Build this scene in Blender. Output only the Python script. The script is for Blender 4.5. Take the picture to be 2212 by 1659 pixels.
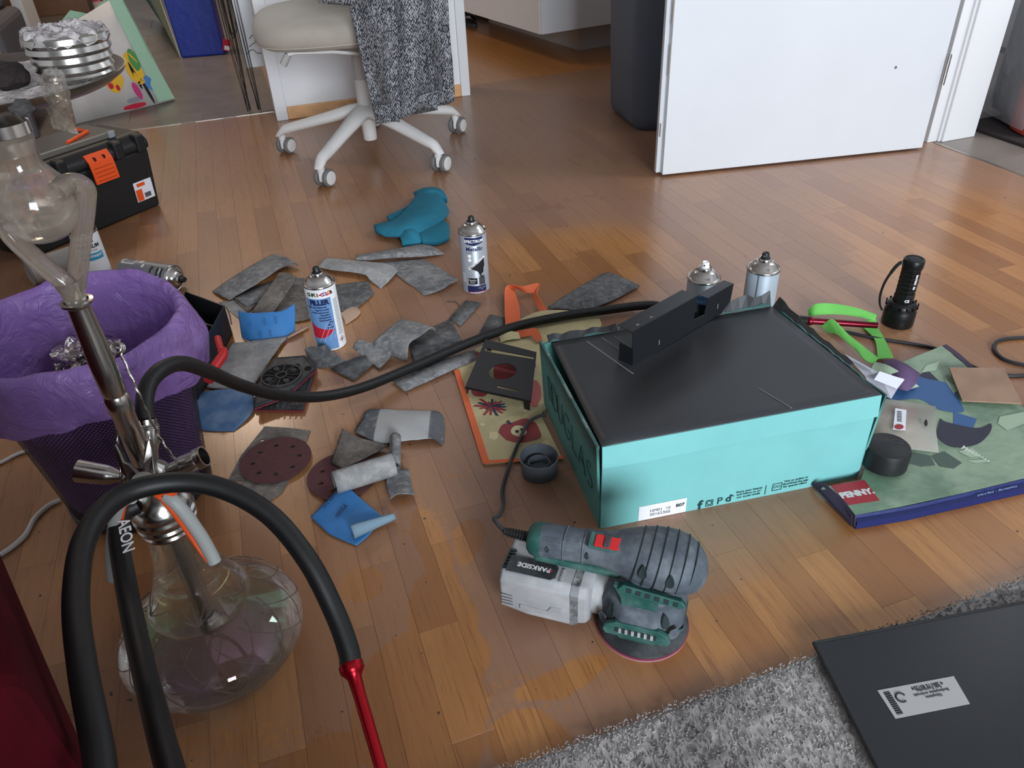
import bpy, bmesh, math, random
from mathutils import Vector, Matrix, noise
random.seed(7)
for _o in list(bpy.data.objects): bpy.data.objects.remove(_o)
C = bpy.context.scene.collection
S = bpy.context.scene
# ------------------------------------------------------------------ camera
FPX, CAMH = 1661.0, 0.88
_d = Vector((124, 2380, FPX)).normalized()            # straight down, in camera axes (x right, y down, z forward)
_f = Vector((0, 0, 1)); _Y = (_f - _d * _f.dot(_d)).normalized(); _Z = -_d; _X = _Y.cross(_Z)
RC = Matrix((_X, _Y, _Z))                             # camera axes -> world
CAM = Vector((0, 0, CAMH))
cam_d = bpy.data.cameras.new('camera'); cam_d.sensor_fit = 'HORIZONTAL'; cam_d.sensor_width = 36
cam_d.lens = FPX / 2212 * 36; cam_d.clip_start = 0.02; cam_d.clip_end = 60
cam_o = bpy.data.objects.new('camera', cam_d); C.objects.link(cam_o)
_r, _u, _b = RC @ Vector((1, 0, 0)), RC @ Vector((0, -1, 0)), RC @ Vector((0, 0, -1))
cam_o.matrix_world = Matrix(((_r.x, _u.x, _b.x, 0), (_r.y, _u.y, _b.y, 0), (_r.z, _u.z, _b.z, CAMH), (0, 0, 0, 1)))
S.camera = cam_o
# ------------------------------------------------------------------ world, window light, exposure
W = bpy.data.worlds.new('world'); S.world = W; W.use_nodes = True
W.node_tree.nodes['Background'].inputs[0].default_value = (0.93, 0.96, 1.0, 1)
W.node_tree.nodes['Background'].inputs[1].default_value = 0.18
def area(name, loc, tgt, sx, sy, power, col):
    l = bpy.data.lights.new(name, 'AREA'); l.shape = 'RECTANGLE'; l.size = sx; l.size_y = sy; l.energy = power; l.color = col
    o = bpy.data.objects.new(name, l); C.objects.link(o); o.location = loc
    o.rotation_euler = (Vector(tgt) - Vector(loc)).to_track_quat('-Z', 'Y').to_euler(); return o
area('window_light', (1.45, -3.5, 1.65), (1.0, 2.6, 0.2), 1.8, 1.45, 285, (0.86, 0.93, 1.0))
area('hall_ceiling_light', (-1.9, 4.6, 2.35), (-1.9, 4.5, 0), 0.5, 0.5, 22, (1.0, 0.80, 0.62))
area('hallway_daylight', (2.5, 2.0, 2.2), (1.9, 2.2, 0), 0.7, 0.7, 26, (0.92, 0.95, 1.0))
cy = S.cycles; cy.max_bounces = 6; cy.diffuse_bounces = 3; cy.glossy_bounces = 3; cy.transmission_bounces = 6; cy.transparent_max_bounces = 10; cy.caustics_reflective = False; cy.caustics_refractive = False
cy.use_light_tree = False
S.view_settings.view_transform = 'Standard'; S.view_settings.look = 'None'; S.view_settings.gamma = 1
S.view_settings.use_curve_mapping = False; S.view_settings.exposure = 0.18
# ------------------------------------------------------------------ measuring helpers: where a sight line meets a level of the room
def ray(px, py): return RC @ Vector(((px - 1106) / FPX, (py - 829.5) / FPX, 1))
def at(px, py, z=0.0):
    w = ray(px, py); return CAM + w * ((z - CAMH) / w.z)
def hgt(base, py):                                    # height over floor point `base` that is seen at image row py
    lo, hi = -0.1, CAMH * 1.6
    for _ in range(40):
        m = (lo + hi) / 2; v = RC.transposed() @ (Vector((base[0], base[1], m)) - CAM)
        if 829.5 + FPX * v.y / v.z > py: lo = m
        else: hi = m
    return lo
AL = math.radians(17.5)                               # the room's axes: a along the back wall, b along the planks
UA, VB = Vector((math.cos(AL), math.sin(AL), 0)), Vector((-math.sin(AL), math.cos(AL), 0))
def ab(p): p = Vector(p); return p.dot(UA), p.dot(VB)
def room(a, b, z=0.0): return UA * a + VB * b + Vector((0, 0, z))
RM = Matrix.Rotation(AL, 4, 'Z')
# ------------------------------------------------------------------ materials
def lin(h):
    if not isinstance(h, str): return tuple(h) if len(h) == 4 else (*h, 1)
    c = [int(h[i:i + 2], 16) / 255 for i in (0, 2, 4)]
    return tuple(x / 12.92 if x <= .04045 else ((x + .055) / 1.055) ** 2.4 for x in c) + (1,)
class NT:
    def __init__(s, name):
        s.m = bpy.data.materials.new(name); s.m.use_nodes = True; s.t = s.m.node_tree
        s.b = s.t.nodes['Principled BSDF']; s.out = s.t.nodes['Material Output']
    def n(s, typ, **kw):
        x = s.t.nodes.new(typ)
        for k, v in kw.items(): setattr(x, k, v)
        return x
    def l(s, a, b): s.t.links.new(a, b)
    def val(s, sock, v):
        if hasattr(v, 'is_linked'): s.l(v, sock)
        else: sock.default_value = v
    def math(s, op, a, b=None, c=None, clamp=False):
        x = s.n('ShaderNodeMath', operation=op); x.use_clamp = clamp
        for i, v in enumerate((a, b, c)):
            if v is not None: s.val(x.inputs[i], v)
        return x.outputs[0]
    def mix(s, f, a, b):
        x = s.n('ShaderNodeMix', data_type='RGBA'); s.val(x.inputs[0], f)
        s.val(x.inputs[6], lin(a) if isinstance(a, (str, tuple)) else a); s.val(x.inputs[7], lin(b) if isinstance(b, (str, tuple)) else b); return x.outputs[2]
    def noise(s, vec, scale, detail=4, rough=.55, dist=0):
        x = s.n('ShaderNodeTexNoise'); s.l(vec, x.inputs['Vector']); x.inputs['Scale'].default_value = scale
        x.inputs['Detail'].default_value = detail; x.inputs['Roughness'].default_value = rough; x.inputs['Distortion'].default_value = dist; return x.outputs[0]
    def step(s, v, lo, hi):
        x = s.n('ShaderNodeMapRange'); x.interpolation_type = 'SMOOTHSTEP'; s.val(x.inputs[0], v); x.inputs[1].default_value = lo; x.inputs[2].default_value = hi; return x.outputs[0]
    def obj(s): return s.n('ShaderNodeTexCoord').outputs['Object']
    def pos(s): return s.n('ShaderNodeNewGeometry').outputs['Position']
    def bump(s, h, strength=.3, dist=.002):
        x = s.n('ShaderNodeBump'); s.l(h, x.inputs['Height']); x.inputs['Strength'].default_value = strength; x.inputs['Distance'].default_value = dist
        s.l(x.outputs[0], s.b.inputs['Normal'])
_M = {}
def mat(name, col, rough=.5, metal=0, spec=.5, var=.0, vs=30, bump=0, bs=200, col2=None, dust=None, dusta=0, ds=12, coat=0, sheen=0, trans=0, ior=1.45, alpha=1, emis=None, bd=.001):
    if name in _M: return _M[name]
    t = NT(name); b = t.b
    b.inputs['Roughness'].default_value = rough; b.inputs['Metallic'].default_value = metal
    b.inputs['Specular IOR Level'].default_value = spec; b.inputs['Coat Weight'].default_value = coat
    b.inputs['Sheen Weight'].default_value = sheen; b.inputs['Transmission Weight'].default_value = trans; b.inputs['IOR'].default_value = ior
    b.inputs['Alpha'].default_value = alpha
    c = lin(col); b.inputs['Base Color'].default_value = c; t.m.diffuse_color = c
    if var or col2 or dusta or bump:
        v = t.obj(); cur = None
        if var or col2:
            nz = t.noise(v, vs, 5); c2 = lin(col2) if col2 else tuple(min(1, x * (1 + var)) for x in c[:3]) + (1,)
            c1 = c if col2 else tuple(x * (1 - var) for x in c[:3]) + (1,)
            cur = t.mix(t.step(nz, .35, .65), c1, c2)
        if dusta:
            nz = t.noise(v, ds, 7, .65); f = t.math('MULTIPLY', t.step(nz, .42, .68), dusta)
            cur = t.mix(f, cur if cur is not None else c, dust or 'b9b4ae')
            b.inputs['Roughness'].default_value = max(rough, .55)
        if cur is not None: t.l(cur, b.inputs['Base Color'])
        if bump: t.bump(t.noise(v, bs, 3), bump, bd)
    _M[name] = t.m; return t.m
# ------------------------------------------------------------------ mesh building
I4 = Matrix.Identity(4)
def T(x, y, z): return Matrix.Translation((x, y, z))
def RZ(a): return Matrix.Rotation(a, 4, 'Z')
def RX(a): return Matrix.Rotation(a, 4, 'X')
def RY(a): return Matrix.Rotation(a, 4, 'Y')
def frame(o, ex, ey):                                  # matrix whose x, y run along ex, ey
    ex = Vector(ex).normalized(); ey = Vector(ey); ey = (ey - ex * ey.dot(ex)).normalized(); ez = ex.cross(ey)
    return Matrix(((ex.x, ey.x, ez.x, o[0]), (ex.y, ey.y, ez.y, o[1]), (ex.z, ey.z, ez.z, o[2]), (0, 0, 0, 1)))
def along(p, q):                                       # matrix at p whose z runs to q
    z = (Vector(q) - Vector(p)).normalized(); x = Vector((0, 0, 1)).cross(z)
    if x.length < 1e-4: x = Vector((1, 0, 0))
    x.normalize(); y = z.cross(x)
    return Matrix(((x.x, y.x, z.x, p[0]), (x.y, y.y, z.y, p[1]), (x.z, y.z, z.z, p[2]), (0, 0, 0, 1)))
def crom(P, k=6):                                      # smooth curve through points
    P = [Vector(p) for p in P]
    if len(P) < 3 or k < 2: return P
    out = []
    for i in range(len(P) - 1):
        p0, p1, p2, p3 = P[max(i - 1, 0)], P[i], P[i + 1], P[min(i + 2, len(P) - 1)]
        for j in range(k):
            t = j / k
            out.append(0.5 * (2 * p1 + (p2 - p0) * t + (2 * p0 - 5 * p1 + 4 * p2 - p3) * t * t + (3 * p1 - p0 - 3 * p2 + p3) * t ** 3))
    return out + [P[-1]]
class G:
    def __init__(s): s.v = []; s.f = []
    def add(s, vs, fs, M=I4):
        k = len(s.v); s.v += [M @ Vector(p) for p in vs]; s.f += [tuple(i + k for i in f) for f in fs]; return s
    def box(s, x0, x1, y0, y1, z0, z1, M=I4):
        return s.add([(x, y, z) for z in (z0, z1) for y in (y0, y1) for x in (x0, x1)],
                     [(0, 2, 3, 1), (4, 5, 7, 6), (0, 1, 5, 4), (2, 6, 7, 3), (0, 4, 6, 2), (1, 3, 7, 5)], M)
    def hexa(s, B, Tp): return s.add(list(B) + list(Tp), [(3, 2, 1, 0), (4, 5, 6, 7), (0, 1, 5, 4), (1, 2, 6, 5), (2, 3, 7, 6), (3, 0, 4, 7)])
    def lathe(s, prof, n=32, M=I4, ang=2 * math.pi):
        rings, vs, fs = [], [], []; full = abs(ang - 2 * math.pi) < 1e-6; m = n if full else n + 1
        for r, z in prof:
            if r < 1e-7: rings.append([len(vs)]); vs.append((0, 0, z))
            else:
                rings.append(list(range(len(vs), len(vs) + m)))
                vs += [(r * math.cos(ang * i / n), r * math.sin(ang * i / n), z) for i in range(m)]
        for A, B in zip(rings, rings[1:]):
            for i in range(n):
                j = (i + 1) % m
                if len(A) == 1 and len(B) == 1: continue
                if len(A) == 1: fs.append((A[0], B[j], B[i]))
                elif len(B) == 1: fs.append((A[i], A[j], B[0]))
                else: fs.append((A[i], A[j], B[j], B[i]))
        return s.add(vs, fs, M)
    def tube(s, P, r, n=10, caps=True, M=I4, closed=False, flat=1.0):
        P = [Vector(p) for p in P]; N = len(P); R = r if isinstance(r, (list, tuple)) else [r] * N
        vs, fs, up = [], [], None
        for i in range(N):
            t = (P[(i + 1) % N] - P[i - 1]) if closed else (P[min(i + 1, N - 1)] - P[max(i - 1, 0)])
            t.normalize()
            if up is None: up = Vector((0, 0, 1)) if abs(t.z) < .9 else Vector((1, 0, 0))
            x = (up - t * up.dot(t)).normalized(); y = t.cross(x); up = x
            vs += [P[i] + (x * math.cos(2 * math.pi * j / n) * flat + y * math.sin(2 * math.pi * j / n)) * R[i] for j in range(n)]
        for i in range(N if closed else N - 1):
            k = (i + 1) % N
            fs += [(i * n + j, i * n + (j + 1) % n, k * n + (j + 1) % n, k * n + j) for j in range(n)]
        if caps and not closed: fs += [tuple(range(n))[::-1], tuple((N - 1) * n + j for j in range(n))]
        return s.add(vs, fs, M)
    def prism(s, poly, z0, z1, M=I4):
        n = len(poly); vs = [(p[0], p[1], z0) for p in poly] + [(p[0], p[1], z1) for p in poly]
        fs = [tuple(range(n))[::-1], tuple(range(n, 2 * n))] + [(i, (i + 1) % n, n + (i + 1) % n, n + i) for i in range(n)]
        return s.add(vs, fs, M)
    def poly(s, pts, M=I4): return s.add(pts, [tuple(range(len(pts)))], M)
    def loft(s, rows, M=I4, closed=False, caps=False):
        n = len(rows[0]); vs = [p for r in rows for p in r]; fs = []
        for i in range(len(rows) - 1):
            for j in range(n if closed else n - 1):
                k = (j + 1) % n; fs.append((i * n + j, i * n + k, (i + 1) * n + k, (i + 1) * n + j))
        if caps: fs += [tuple(range(n))[::-1], tuple((len(rows) - 1) * n + j for j in range(n))]
        return s.add(vs, fs, M)
    def build(s, name, m, parent=None, smooth=None, bevel=0, seg=2, sub=0, solid=0, off=0, world=False, fix=True):
        me = bpy.data.meshes.new(name); V = s.v
        if world and parent is not None: inv = ROOT[parent.name].inverted(); V = [inv @ p for p in V]
        me.from_pydata(V, [], s.f); me.update()
        if fix:
            bm = bmesh.new(); bm.from_mesh(me); bmesh.ops.remove_doubles(bm, verts=bm.verts, dist=1e-6)
            bmesh.ops.recalc_face_normals(bm, faces=bm.faces); bm.to_mesh(me); bm.free()
        if m: me.materials.append(m)
        if smooth is not None:
            me.polygons.foreach_set('use_smooth', [True] * len(me.polygons))
            if smooth < 179: me.set_sharp_from_angle(angle=math.radians(smooth))
        o = bpy.data.objects.new(name, me); C.objects.link(o)
        if parent is not None: o.parent = parent; ROOT[o.name] = ROOT[parent.name]
        if solid: x = o.modifiers.new('thickness', 'SOLIDIFY'); x.thickness = solid; x.offset = off
        if bevel: x = o.modifiers.new('bevel', 'BEVEL'); x.width = bevel; x.segments = seg; x.limit_method = 'ANGLE'; x.angle_limit = math.radians(35)
        if sub: x = o.modifiers.new('smooth', 'SUBSURF'); x.levels = sub; x.render_levels = sub
        return o
ROOT = {}
def tag(o, label=None, cat=None, group=None, kind=None):
    if label: o['label'] = label
    if cat: o['category'] = cat
    if group: o['group'] = group
    if kind: o['kind'] = kind
    return o
def thing(name, label, cat, M=I4, group=None):
    if isinstance(M, Vector): M = Matrix.Translation(M)
    o = bpy.data.objects.new(name, None); o.empty_display_size = .05; C.objects.link(o); o.matrix_world = M
    ROOT[o.name] = M.copy(); return tag(o, label, cat, group)
def rebase(o):                                          # one-mesh thing: put its origin at its base
    me = o.data; xs = [v.co for v in me.vertices]; c = Vector(((min(p.x for p in xs) + max(p.x for p in xs)) / 2, (min(p.y for p in xs) + max(p.y for p in xs)) / 2, min(p.z for p in xs)))
    me.transform(Matrix.Translation(-c)); o.location = c; ROOT[o.name] = Matrix.Translation(c); return o
def structure(g, name, m, **kw):
    o = g.build(name, m, **kw); o['kind'] = 'structure'; ROOT[o.name] = I4; return o
# print: flat lettering and shapes laid on a surface
_TX = {}
def text2d(body, size, bold=0, sx=1.0):
    key = (body, size, bold, sx)
    if key not in _TX:
        cu = bpy.data.curves.new('t', 'FONT'); cu.body = body; cu.size = size; cu.offset = bold; cu.align_x = 'CENTER'; cu.align_y = 'CENTER'; cu.resolution_u = 3; cu.space_line = .95
        o = bpy.data.objects.new('t', cu); C.objects.link(o); dg = bpy.context.evaluated_depsgraph_get(); me = bpy.data.meshes.new_from_object(o.evaluated_get(dg))
        _TX[key] = ([(v.co.x * sx, v.co.y, 0) for v in me.vertices], [tuple(p.vertices) for p in me.polygons])
        bpy.data.objects.remove(o); bpy.data.curves.remove(cu); bpy.data.meshes.remove(me)
    return _TX[key]
def text(g, body, size, M, bold=0, sx=1.0):
    v, f = text2d(body, size, bold, sx); g.add(v, f, M); return g
def wrap(g, r, step=.003):                              # bend flat (x, y) print round an upright cylinder of radius r (x -> angle, y -> z)
    bm = bmesh.new(); vs = [bm.verts.new((p.x, p.y, 0)) for p in g.v]
    for f in g.f:
        try: bm.faces.new([vs[i] for i in f])
        except ValueError: pass
    xs = [p.x for p in g.v]; x = math.floor(min(xs) / step) * step + step
    while x < max(xs):
        bmesh.ops.bisect_plane(bm, geom=bm.verts[:] + bm.edges[:] + bm.faces[:], plane_co=(x, 0, 0), plane_no=(1, 0, 0)); x += step
    bm.verts.index_update(); o = G()
    o.v = [Vector((r * math.sin(v.co.x / r), -r * math.cos(v.co.x / r), v.co.y)) for v in bm.verts]
    o.f = [tuple(v.index for v in f.verts) for f in bm.faces]; bm.free(); return o
def rect(g, x0, x1, y0, y1, M=I4): return g.poly([(x0, y0, 0), (x1, y0, 0), (x1, y1, 0), (x0, y1, 0)], M)
# ================================================================== the room
B_THR = (ab(at(1010, 185))[1] + ab(at(1313, 145))[1]) / 2
def wood():
    t = NT('oak_strip'); P = t.pos()
    rnd = t.n('ShaderNodeObjectInfo').outputs['Random']
    mp = t.n('ShaderNodeMapping'); t.l(P, mp.inputs['Vector']); mp.inputs['Rotation'].default_value = (0, 0, -AL); q = mp.outputs[0]
    st = t.n('ShaderNodeMapping'); t.l(q, st.inputs['Vector']); st.inputs['Scale'].default_value = (1, .045, 1)
    off = t.n('ShaderNodeCombineXYZ'); t.l(t.math('MULTIPLY', rnd, 37.0), off.inputs[1]); t.l(t.math('MULTIPLY', rnd, 11.0), off.inputs[2])
    ad = t.n('ShaderNodeVectorMath', operation='ADD'); t.l(st.outputs[0], ad.inputs[0]); t.l(off.outputs[0], ad.inputs[1])
    g1 = t.noise(ad.outputs[0], 90, 3, .6, .4); g2 = t.noise(ad.outputs[0], 330, 2, .6)
    base = t.mix(rnd, '8f5c2e', 'b37c45')
    base = t.mix(t.math('MULTIPLY', t.step(g1, .42, .75), .45), base, '8a5226')
    base = t.mix(t.math('MULTIPLY', t.step(g2, .55, .72), .50), base, '6b3f1c')
    # wear: sanding dust lying on the boards, wiped off in patches (ellipses on the floor with ragged rims)
    wob = t.n('ShaderNodeVectorMath', operation='MULTIPLY_ADD'); nn = t.n('ShaderNodeTexNoise'); t.l(P, nn.inputs['Vector']); nn.inputs['Scale'].default_value = 9; nn.inputs['Detail'].default_value = 3
    sb = t.n('ShaderNodeVectorMath', operation='SUBTRACT'); t.l(nn.outputs[1], sb.inputs[0]); sb.inputs[1].default_value = (.5, .5, .5)
    t.l(sb.outputs[0], wob.inputs[0]); wob.inputs[1].default_value = (.045, .045, 0); t.l(P, wob.inputs[2]); Wp = wob.outputs[0]
    def blob(px, py, rx, ry, rot=0, soft=.12, vec=None):
        c = at(px, py); m = t.n('ShaderNodeMapping'); m.vector_type = 'TEXTURE'; t.l(vec if vec is not None else Wp, m.inputs['Vector'])
        m.inputs['Location'].default_value = (c.x, c.y, 0); m.inputs['Rotation'].default_value = (0, 0, math.radians(rot)); m.inputs['Scale'].default_value = (rx, ry, 1)
        ln = t.n('ShaderNodeVectorMath', operation='LENGTH'); t.l(m.outputs[0], ln.inputs[0]); return t.step(ln.outputs['Value'], 1 + soft, 1 - soft)
    clean = None
    for a in [(905, 1530, .085, .120, 12), (955, 1340, .050, .10, 10), (935, 1190, .026, .09, 14), (1010, 1170, .024, .05, 0), (1000, 1420, .030, .06, 0), (700, 1640, .09, .03, 20),
              (1220, 1470, .07, .02, 15), (1140, 1600, .05, .04, 0), (1215, 1625, .016, .016, 0), (560, 700, .30, .30, 0), (1250, 560, .30, .20, 0), (2150, 560, .35, .5, 0), (2080, 1230, .4, .2, 20), (1750, 1290, .30, .07, 18)]:
        x = blob(*a, soft=.06 if a[2] < .2 else .45); clean = x if clean is None else t.math('MAXIMUM', clean, x)
    clean = t.math('MAXIMUM', clean, t.math('MULTIPLY', blob(230, 1250, .42, .75, 10, .5), .65)); clean = t.math('MAXIMUM', clean, t.math('MULTIPLY', blob(500, 440, .55, .75, 10, .5), .60))
    clean = t.math('MAXIMUM', clean, blob(783, 1262, .034, .034, 0, .03, P))
    ring = t.math('SUBTRACT', blob(985, 1005, .031, .031, 0, .03, P), blob(985, 1003, .028, .028, 0, .04, P)); clean = t.math('MAXIMUM', clean, t.math('MULTIPLY', ring, .8))
    sq = t.n('ShaderNodeSeparateXYZ'); t.l(q, sq.inputs[0]); inroom = t.step(sq.outputs[1], B_THR + .02, B_THR - .02)
    big = t.noise(P, 1.3, 1); fine = t.noise(P, 60, 2, .7)
    cover = t.math('MULTIPLY', t.math('SUBTRACT', 1.0, clean), t.math('ADD', .60, t.math('MULTIPLY', t.step(big, .35, .65), .14)))
    cover = t.math('ADD', cover, t.math('MULTIPLY', t.step(fine, .45, .8), .06))
    cover = t.math('MULTIPLY', cover, inroom)
    # tread marks where a sole has lifted the dust
    sole = t.math('MAXIMUM', t.math('MAXIMUM', blob(890, 1120, .10, .035, -25), blob(1010, 1190, .035, .06)), t.math('MAXIMUM', blob(1130, 1510, .06, .05), blob(560, 1620, .12, .03)))
    vo = t.n('ShaderNodeTexVoronoi'); t.l(q, vo.inputs['Vector']); vo.inputs['Scale'].default_value = 115
    dots = t.math('MULTIPLY', t.step(vo.outputs['Distance'], .45, .30), sole)
    cover = t.math('SUBTRACT', cover, t.math('MULTIPLY', dots, .38), clamp=True)
    foot = t.math('MAXIMUM', blob(1225, 435, .16, .05, 20), blob(1240, 345, .05, .09, 60)); pr = t.math('MULTIPLY', foot, t.step(t.noise(P, 22, 3), .5, .6))
    base = t.mix(cover, base, '8a6b5b'); base = t.mix(t.math('MULTIPLY', pr, .35), base, '6e4630')
    spk = t.math('GREATER_THAN', t.noise(P, 75, 1), .775); base = t.mix(spk, base, '3a2718')
    t.l(base, t.b.inputs['Base Color'])
    t.b.inputs['Coat Weight'].default_value = .6; t.b.inputs['Coat Roughness'].default_value = .20; t.l(t.math('ADD', .34, t.math('MULTIPLY', cover, .22)), t.b.inputs['Roughness']); t.b.inputs['Specular IOR Level'].default_value = .5
    t.bump(t.noise(ad.outputs[0], 330, 1, .5), .12, .0006)
    return t.m
WOOD = wood()
TILE = mat('grey_tile', '7c736b', .35, var=.10, vs=6, bump=.05, bs=60)
GROUT = mat('grout', '8f8a84', .9)
WHITEWALL = mat('white_wall_paint', 'e6e6e8', .85, bump=.08, bs=120)
WHITEGLOSS = mat('white_lacquer', 'dadee3', .35, var=.015, vs=3)
TRIMW = mat('white_trim', 'e4e4e6', .4)
BEECH = mat('beech_skirting', 'd9a878', .45, var=.08, vs=25)

a_l, b_w = ab(at(606, 262)); a_r, _ = ab(at(1014, 206)); b_w = (b_w + ab(at(1014, 206))[1]) / 2
b_seam = (ab(at(320, 278))[1] + ab(at(595, 239))[1]) / 2
b_thr = (ab(at(1010, 185))[1] + ab(at(1313, 145))[1]) / 2
a_rw = (ab(at(2025, 308))[0] + ab(at(2212, 385))[0]) / 2; b_rw = ab(at(2025, 308))[1]
A0, A1, B0, B1 = -2.6, a_rw, -1.2, 8.0
# floor base under the boards and the tiles
g = G(); g.box(A0 - 1.5, a_rw + 2.2, B0, B1, -.06, -.012, RM)
floor = structure(g, 'floor', mat('floor_screed', '2a1c12', .9))
SW = .0555
strips = []
rs = random.Random(3); i = 0; a = A0
while a < a_rw - 1e-4:
    w = min(SW, a_rw - a); b = B0 - rs.random() * .5
    bmax = b_seam if a + SW / 2 < a_l + .02 else B1
    while b < bmax:
        L = rs.choice([.17, .22, .28, .34, .42]); e = min(b + L, bmax)
        if e - max(b, B0) > .02: strips.append((a, max(b, B0), w, e - max(b, B0)))
        b += L
    a += SW; i += 1
def px_of(p):
    v = RC.transposed() @ (Vector(p) - CAM)
    return (None if v.z < .05 else (1106 + FPX * v.x / v.z, 829.5 + FPX * v.y / v.z, v.z))
def seen(s):
    best = 0
    for fb in (0, .25, .5, .75, 1):
        q = px_of(room(s[0] + s[2] / 2, s[1] + s[3] * fb))
        if q and -40 < q[0] < 2250 and -20 < q[1] < 1700: best += 1 / q[2] ** 3
    return best * s[2] * s[3]
strips.sort(key=seen, reverse=True)
_pl = {}
def strip_mesh(w, L):
    k = (round(w, 4), round(L, 3))
    if k not in _pl:
        e = .00016; c = .00008
        q = G(); x0, x1, y0, y1 = e, w - e, e, L - e
        q.add([(x0, y0, -.012), (x1, y0, -.012), (x1, y1, -.012), (x0, y1, -.012), (x0, y0, -c), (x1, y0, -c), (x1, y1, -c), (x0, y1, -c),
               (x0 + c, y0 + c, 0), (x1 - c, y0 + c, 0), (x1 - c, y1 - c, 0), (x0 + c, y1 - c, 0)],
              [(0, 1, 5, 4), (1, 2, 6, 5), (2, 3, 7, 6), (3, 0, 4, 7), (4, 5, 9, 8), (5, 6, 10, 9), (6, 7, 11, 10), (7, 4, 8, 11), (8, 9, 10, 11)])
        me = bpy.data.meshes.new('plank'); me.from_pydata(q.v, [], q.f); me.materials.append(WOOD); _pl[k] = me
    return _pl[k]
rest = G(); nrest = 0
for k, s in enumerate(strips):
    if k < 300:
        o = bpy.data.objects.new('plank', strip_mesh(s[2], s[3])); C.objects.link(o); o.parent = floor; o.matrix_world = RM @ T(s[0], s[1], 0)
    else:
        me = strip_mesh(s[2], s[3]); M = RM @ T(s[0], s[1], 0); rest.add([v.co for v in me.vertices], [tuple(p.vertices) for p in me.polygons], M)
o = rest.build('outer_planks', WOOD, floor, fix=False); o['kind'] = 'stuff'
# tiled hall to the left, and the hallway to the right
def tiles(a0, a1, b0, b1, ta, tb, sa, sb):
    bb = b0 - sb; r = 0
    while bb < b1:
        aa = a0 - sa - (ta / 2 if r % 2 else 0)
        while aa < a1:
            x0, x1, y0, y1 = max(aa, a0), min(aa + ta, a1), max(bb, b0), min(bb + tb, b1)
            if x1 - x0 > .01 and y1 - y0 > .01:
                q = G().box(x0 + .0015, x1 - .0015, y0 + .0015, y1 - .0015, -.012, -.0005, RM); q.build('tile', TILE, floor, bevel=.0003)
            aa += ta
        bb += tb; r += 1
G().box(a_l - 2.2, a_l + .02, b_seam + .004, B1, -.012, -.003, RM).build('grout_bed', GROUT, floor)
tiles(a_l - 2.0, a_l + .02, b_seam + .006, B1 - .3, .60, .30, .1, .18)
G().box(a_rw + .004, a_rw + 1.2, .6, 3.6, -.012, -.003, RM).build('grout_bed', GROUT, floor)
tb0 = ab(at(2120, 348))[1]
tiles(a_rw + .006, a_rw + 1.2, .65, 3.2, .60, .30, 0, .30 - ((tb0 - .65) % .30))
STRIP = mat('steel_threshold', 'b9b4ac', .35, metal=1)
structure(G().box(a_l - 2.2, a_l + .02, b_seam - .004, b_seam + .006, -.01, .0015, RM), 'trim_1', STRIP)
structure(G().box(a_rw - .003, a_rw + .006, .6, b_rw, -.01, .0015, RM), 'trim_2', STRIP)
# wall stub behind the chair with its two white casings and beech skirting
WH = 2.5
structure(G().box(a_l + .02, a_r - .02, b_w + .015, b_thr, 0, WH, RM), 'wall_back', WHITEWALL, bevel=.002)
structure(G().box(a_l - .012, a_l + .035, b_w, b_thr + .01, 0, WH, RM), 'trim_3', TRIMW, bevel=.003)
structure(G().box(a_r - .035, a_r + .005, b_w, b_thr + .01, 0, WH, RM), 'trim_4', TRIMW, bevel=.003)
structure(G().box(a_l + .035, a_r - .035, b_w + .002, b_w + .015, 0, .05, RM), 'baseboard_back', BEECH, bevel=.004)
# far walls of the two rooms behind, right wall with its doorway
structure(G().box(A0 - 1.5, a_rw + .15, B1, B1 + .1, 0, WH, RM), 'wall_far', WHITEWALL)
structure(G().box(a_rw, a_rw + .15, b_rw + .06, B1, 0, WH, RM), 'wall_right', WHITEWALL)
structure(G().box(a_rw, a_rw + .15, B0, b_rw - .93, 0, WH, RM), 'wall_right_near', WHITEWALL)
structure(G().box(A0 - .12, A0, B0, B1, 0, WH, RM), 'wall_left', WHITEWALL)
structure(G().box(a_rw + 1.3, a_rw + 1.4, .5, 3.7, 0, WH, RM), 'wall_hallway', WHITEWALL)
structure(G().box(A0 - .12, a_rw + 1.4, B0 + .3, B1 + .1, WH, WH + .1, RM), 'ceiling', WHITEWALL)
# door frame (hinge side): casing on the room side, rebate, lining across the wall
q = G().box(a_rw - .02, a_rw + .018, b_rw + .012, b_rw + .085, 0, WH, RM).box(a_rw + .018, a_rw + .028, b_rw + .004, b_rw + .05, 0, WH, RM)
structure(q, 'trim_5', TRIMW, bevel=.002)
q = G().box(a_rw + .028, a_rw + .165, b_rw - .004, b_rw + .06, 0, WH, RM)
structure(q, 'trim_6', TRIMW, bevel=.002)
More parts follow.
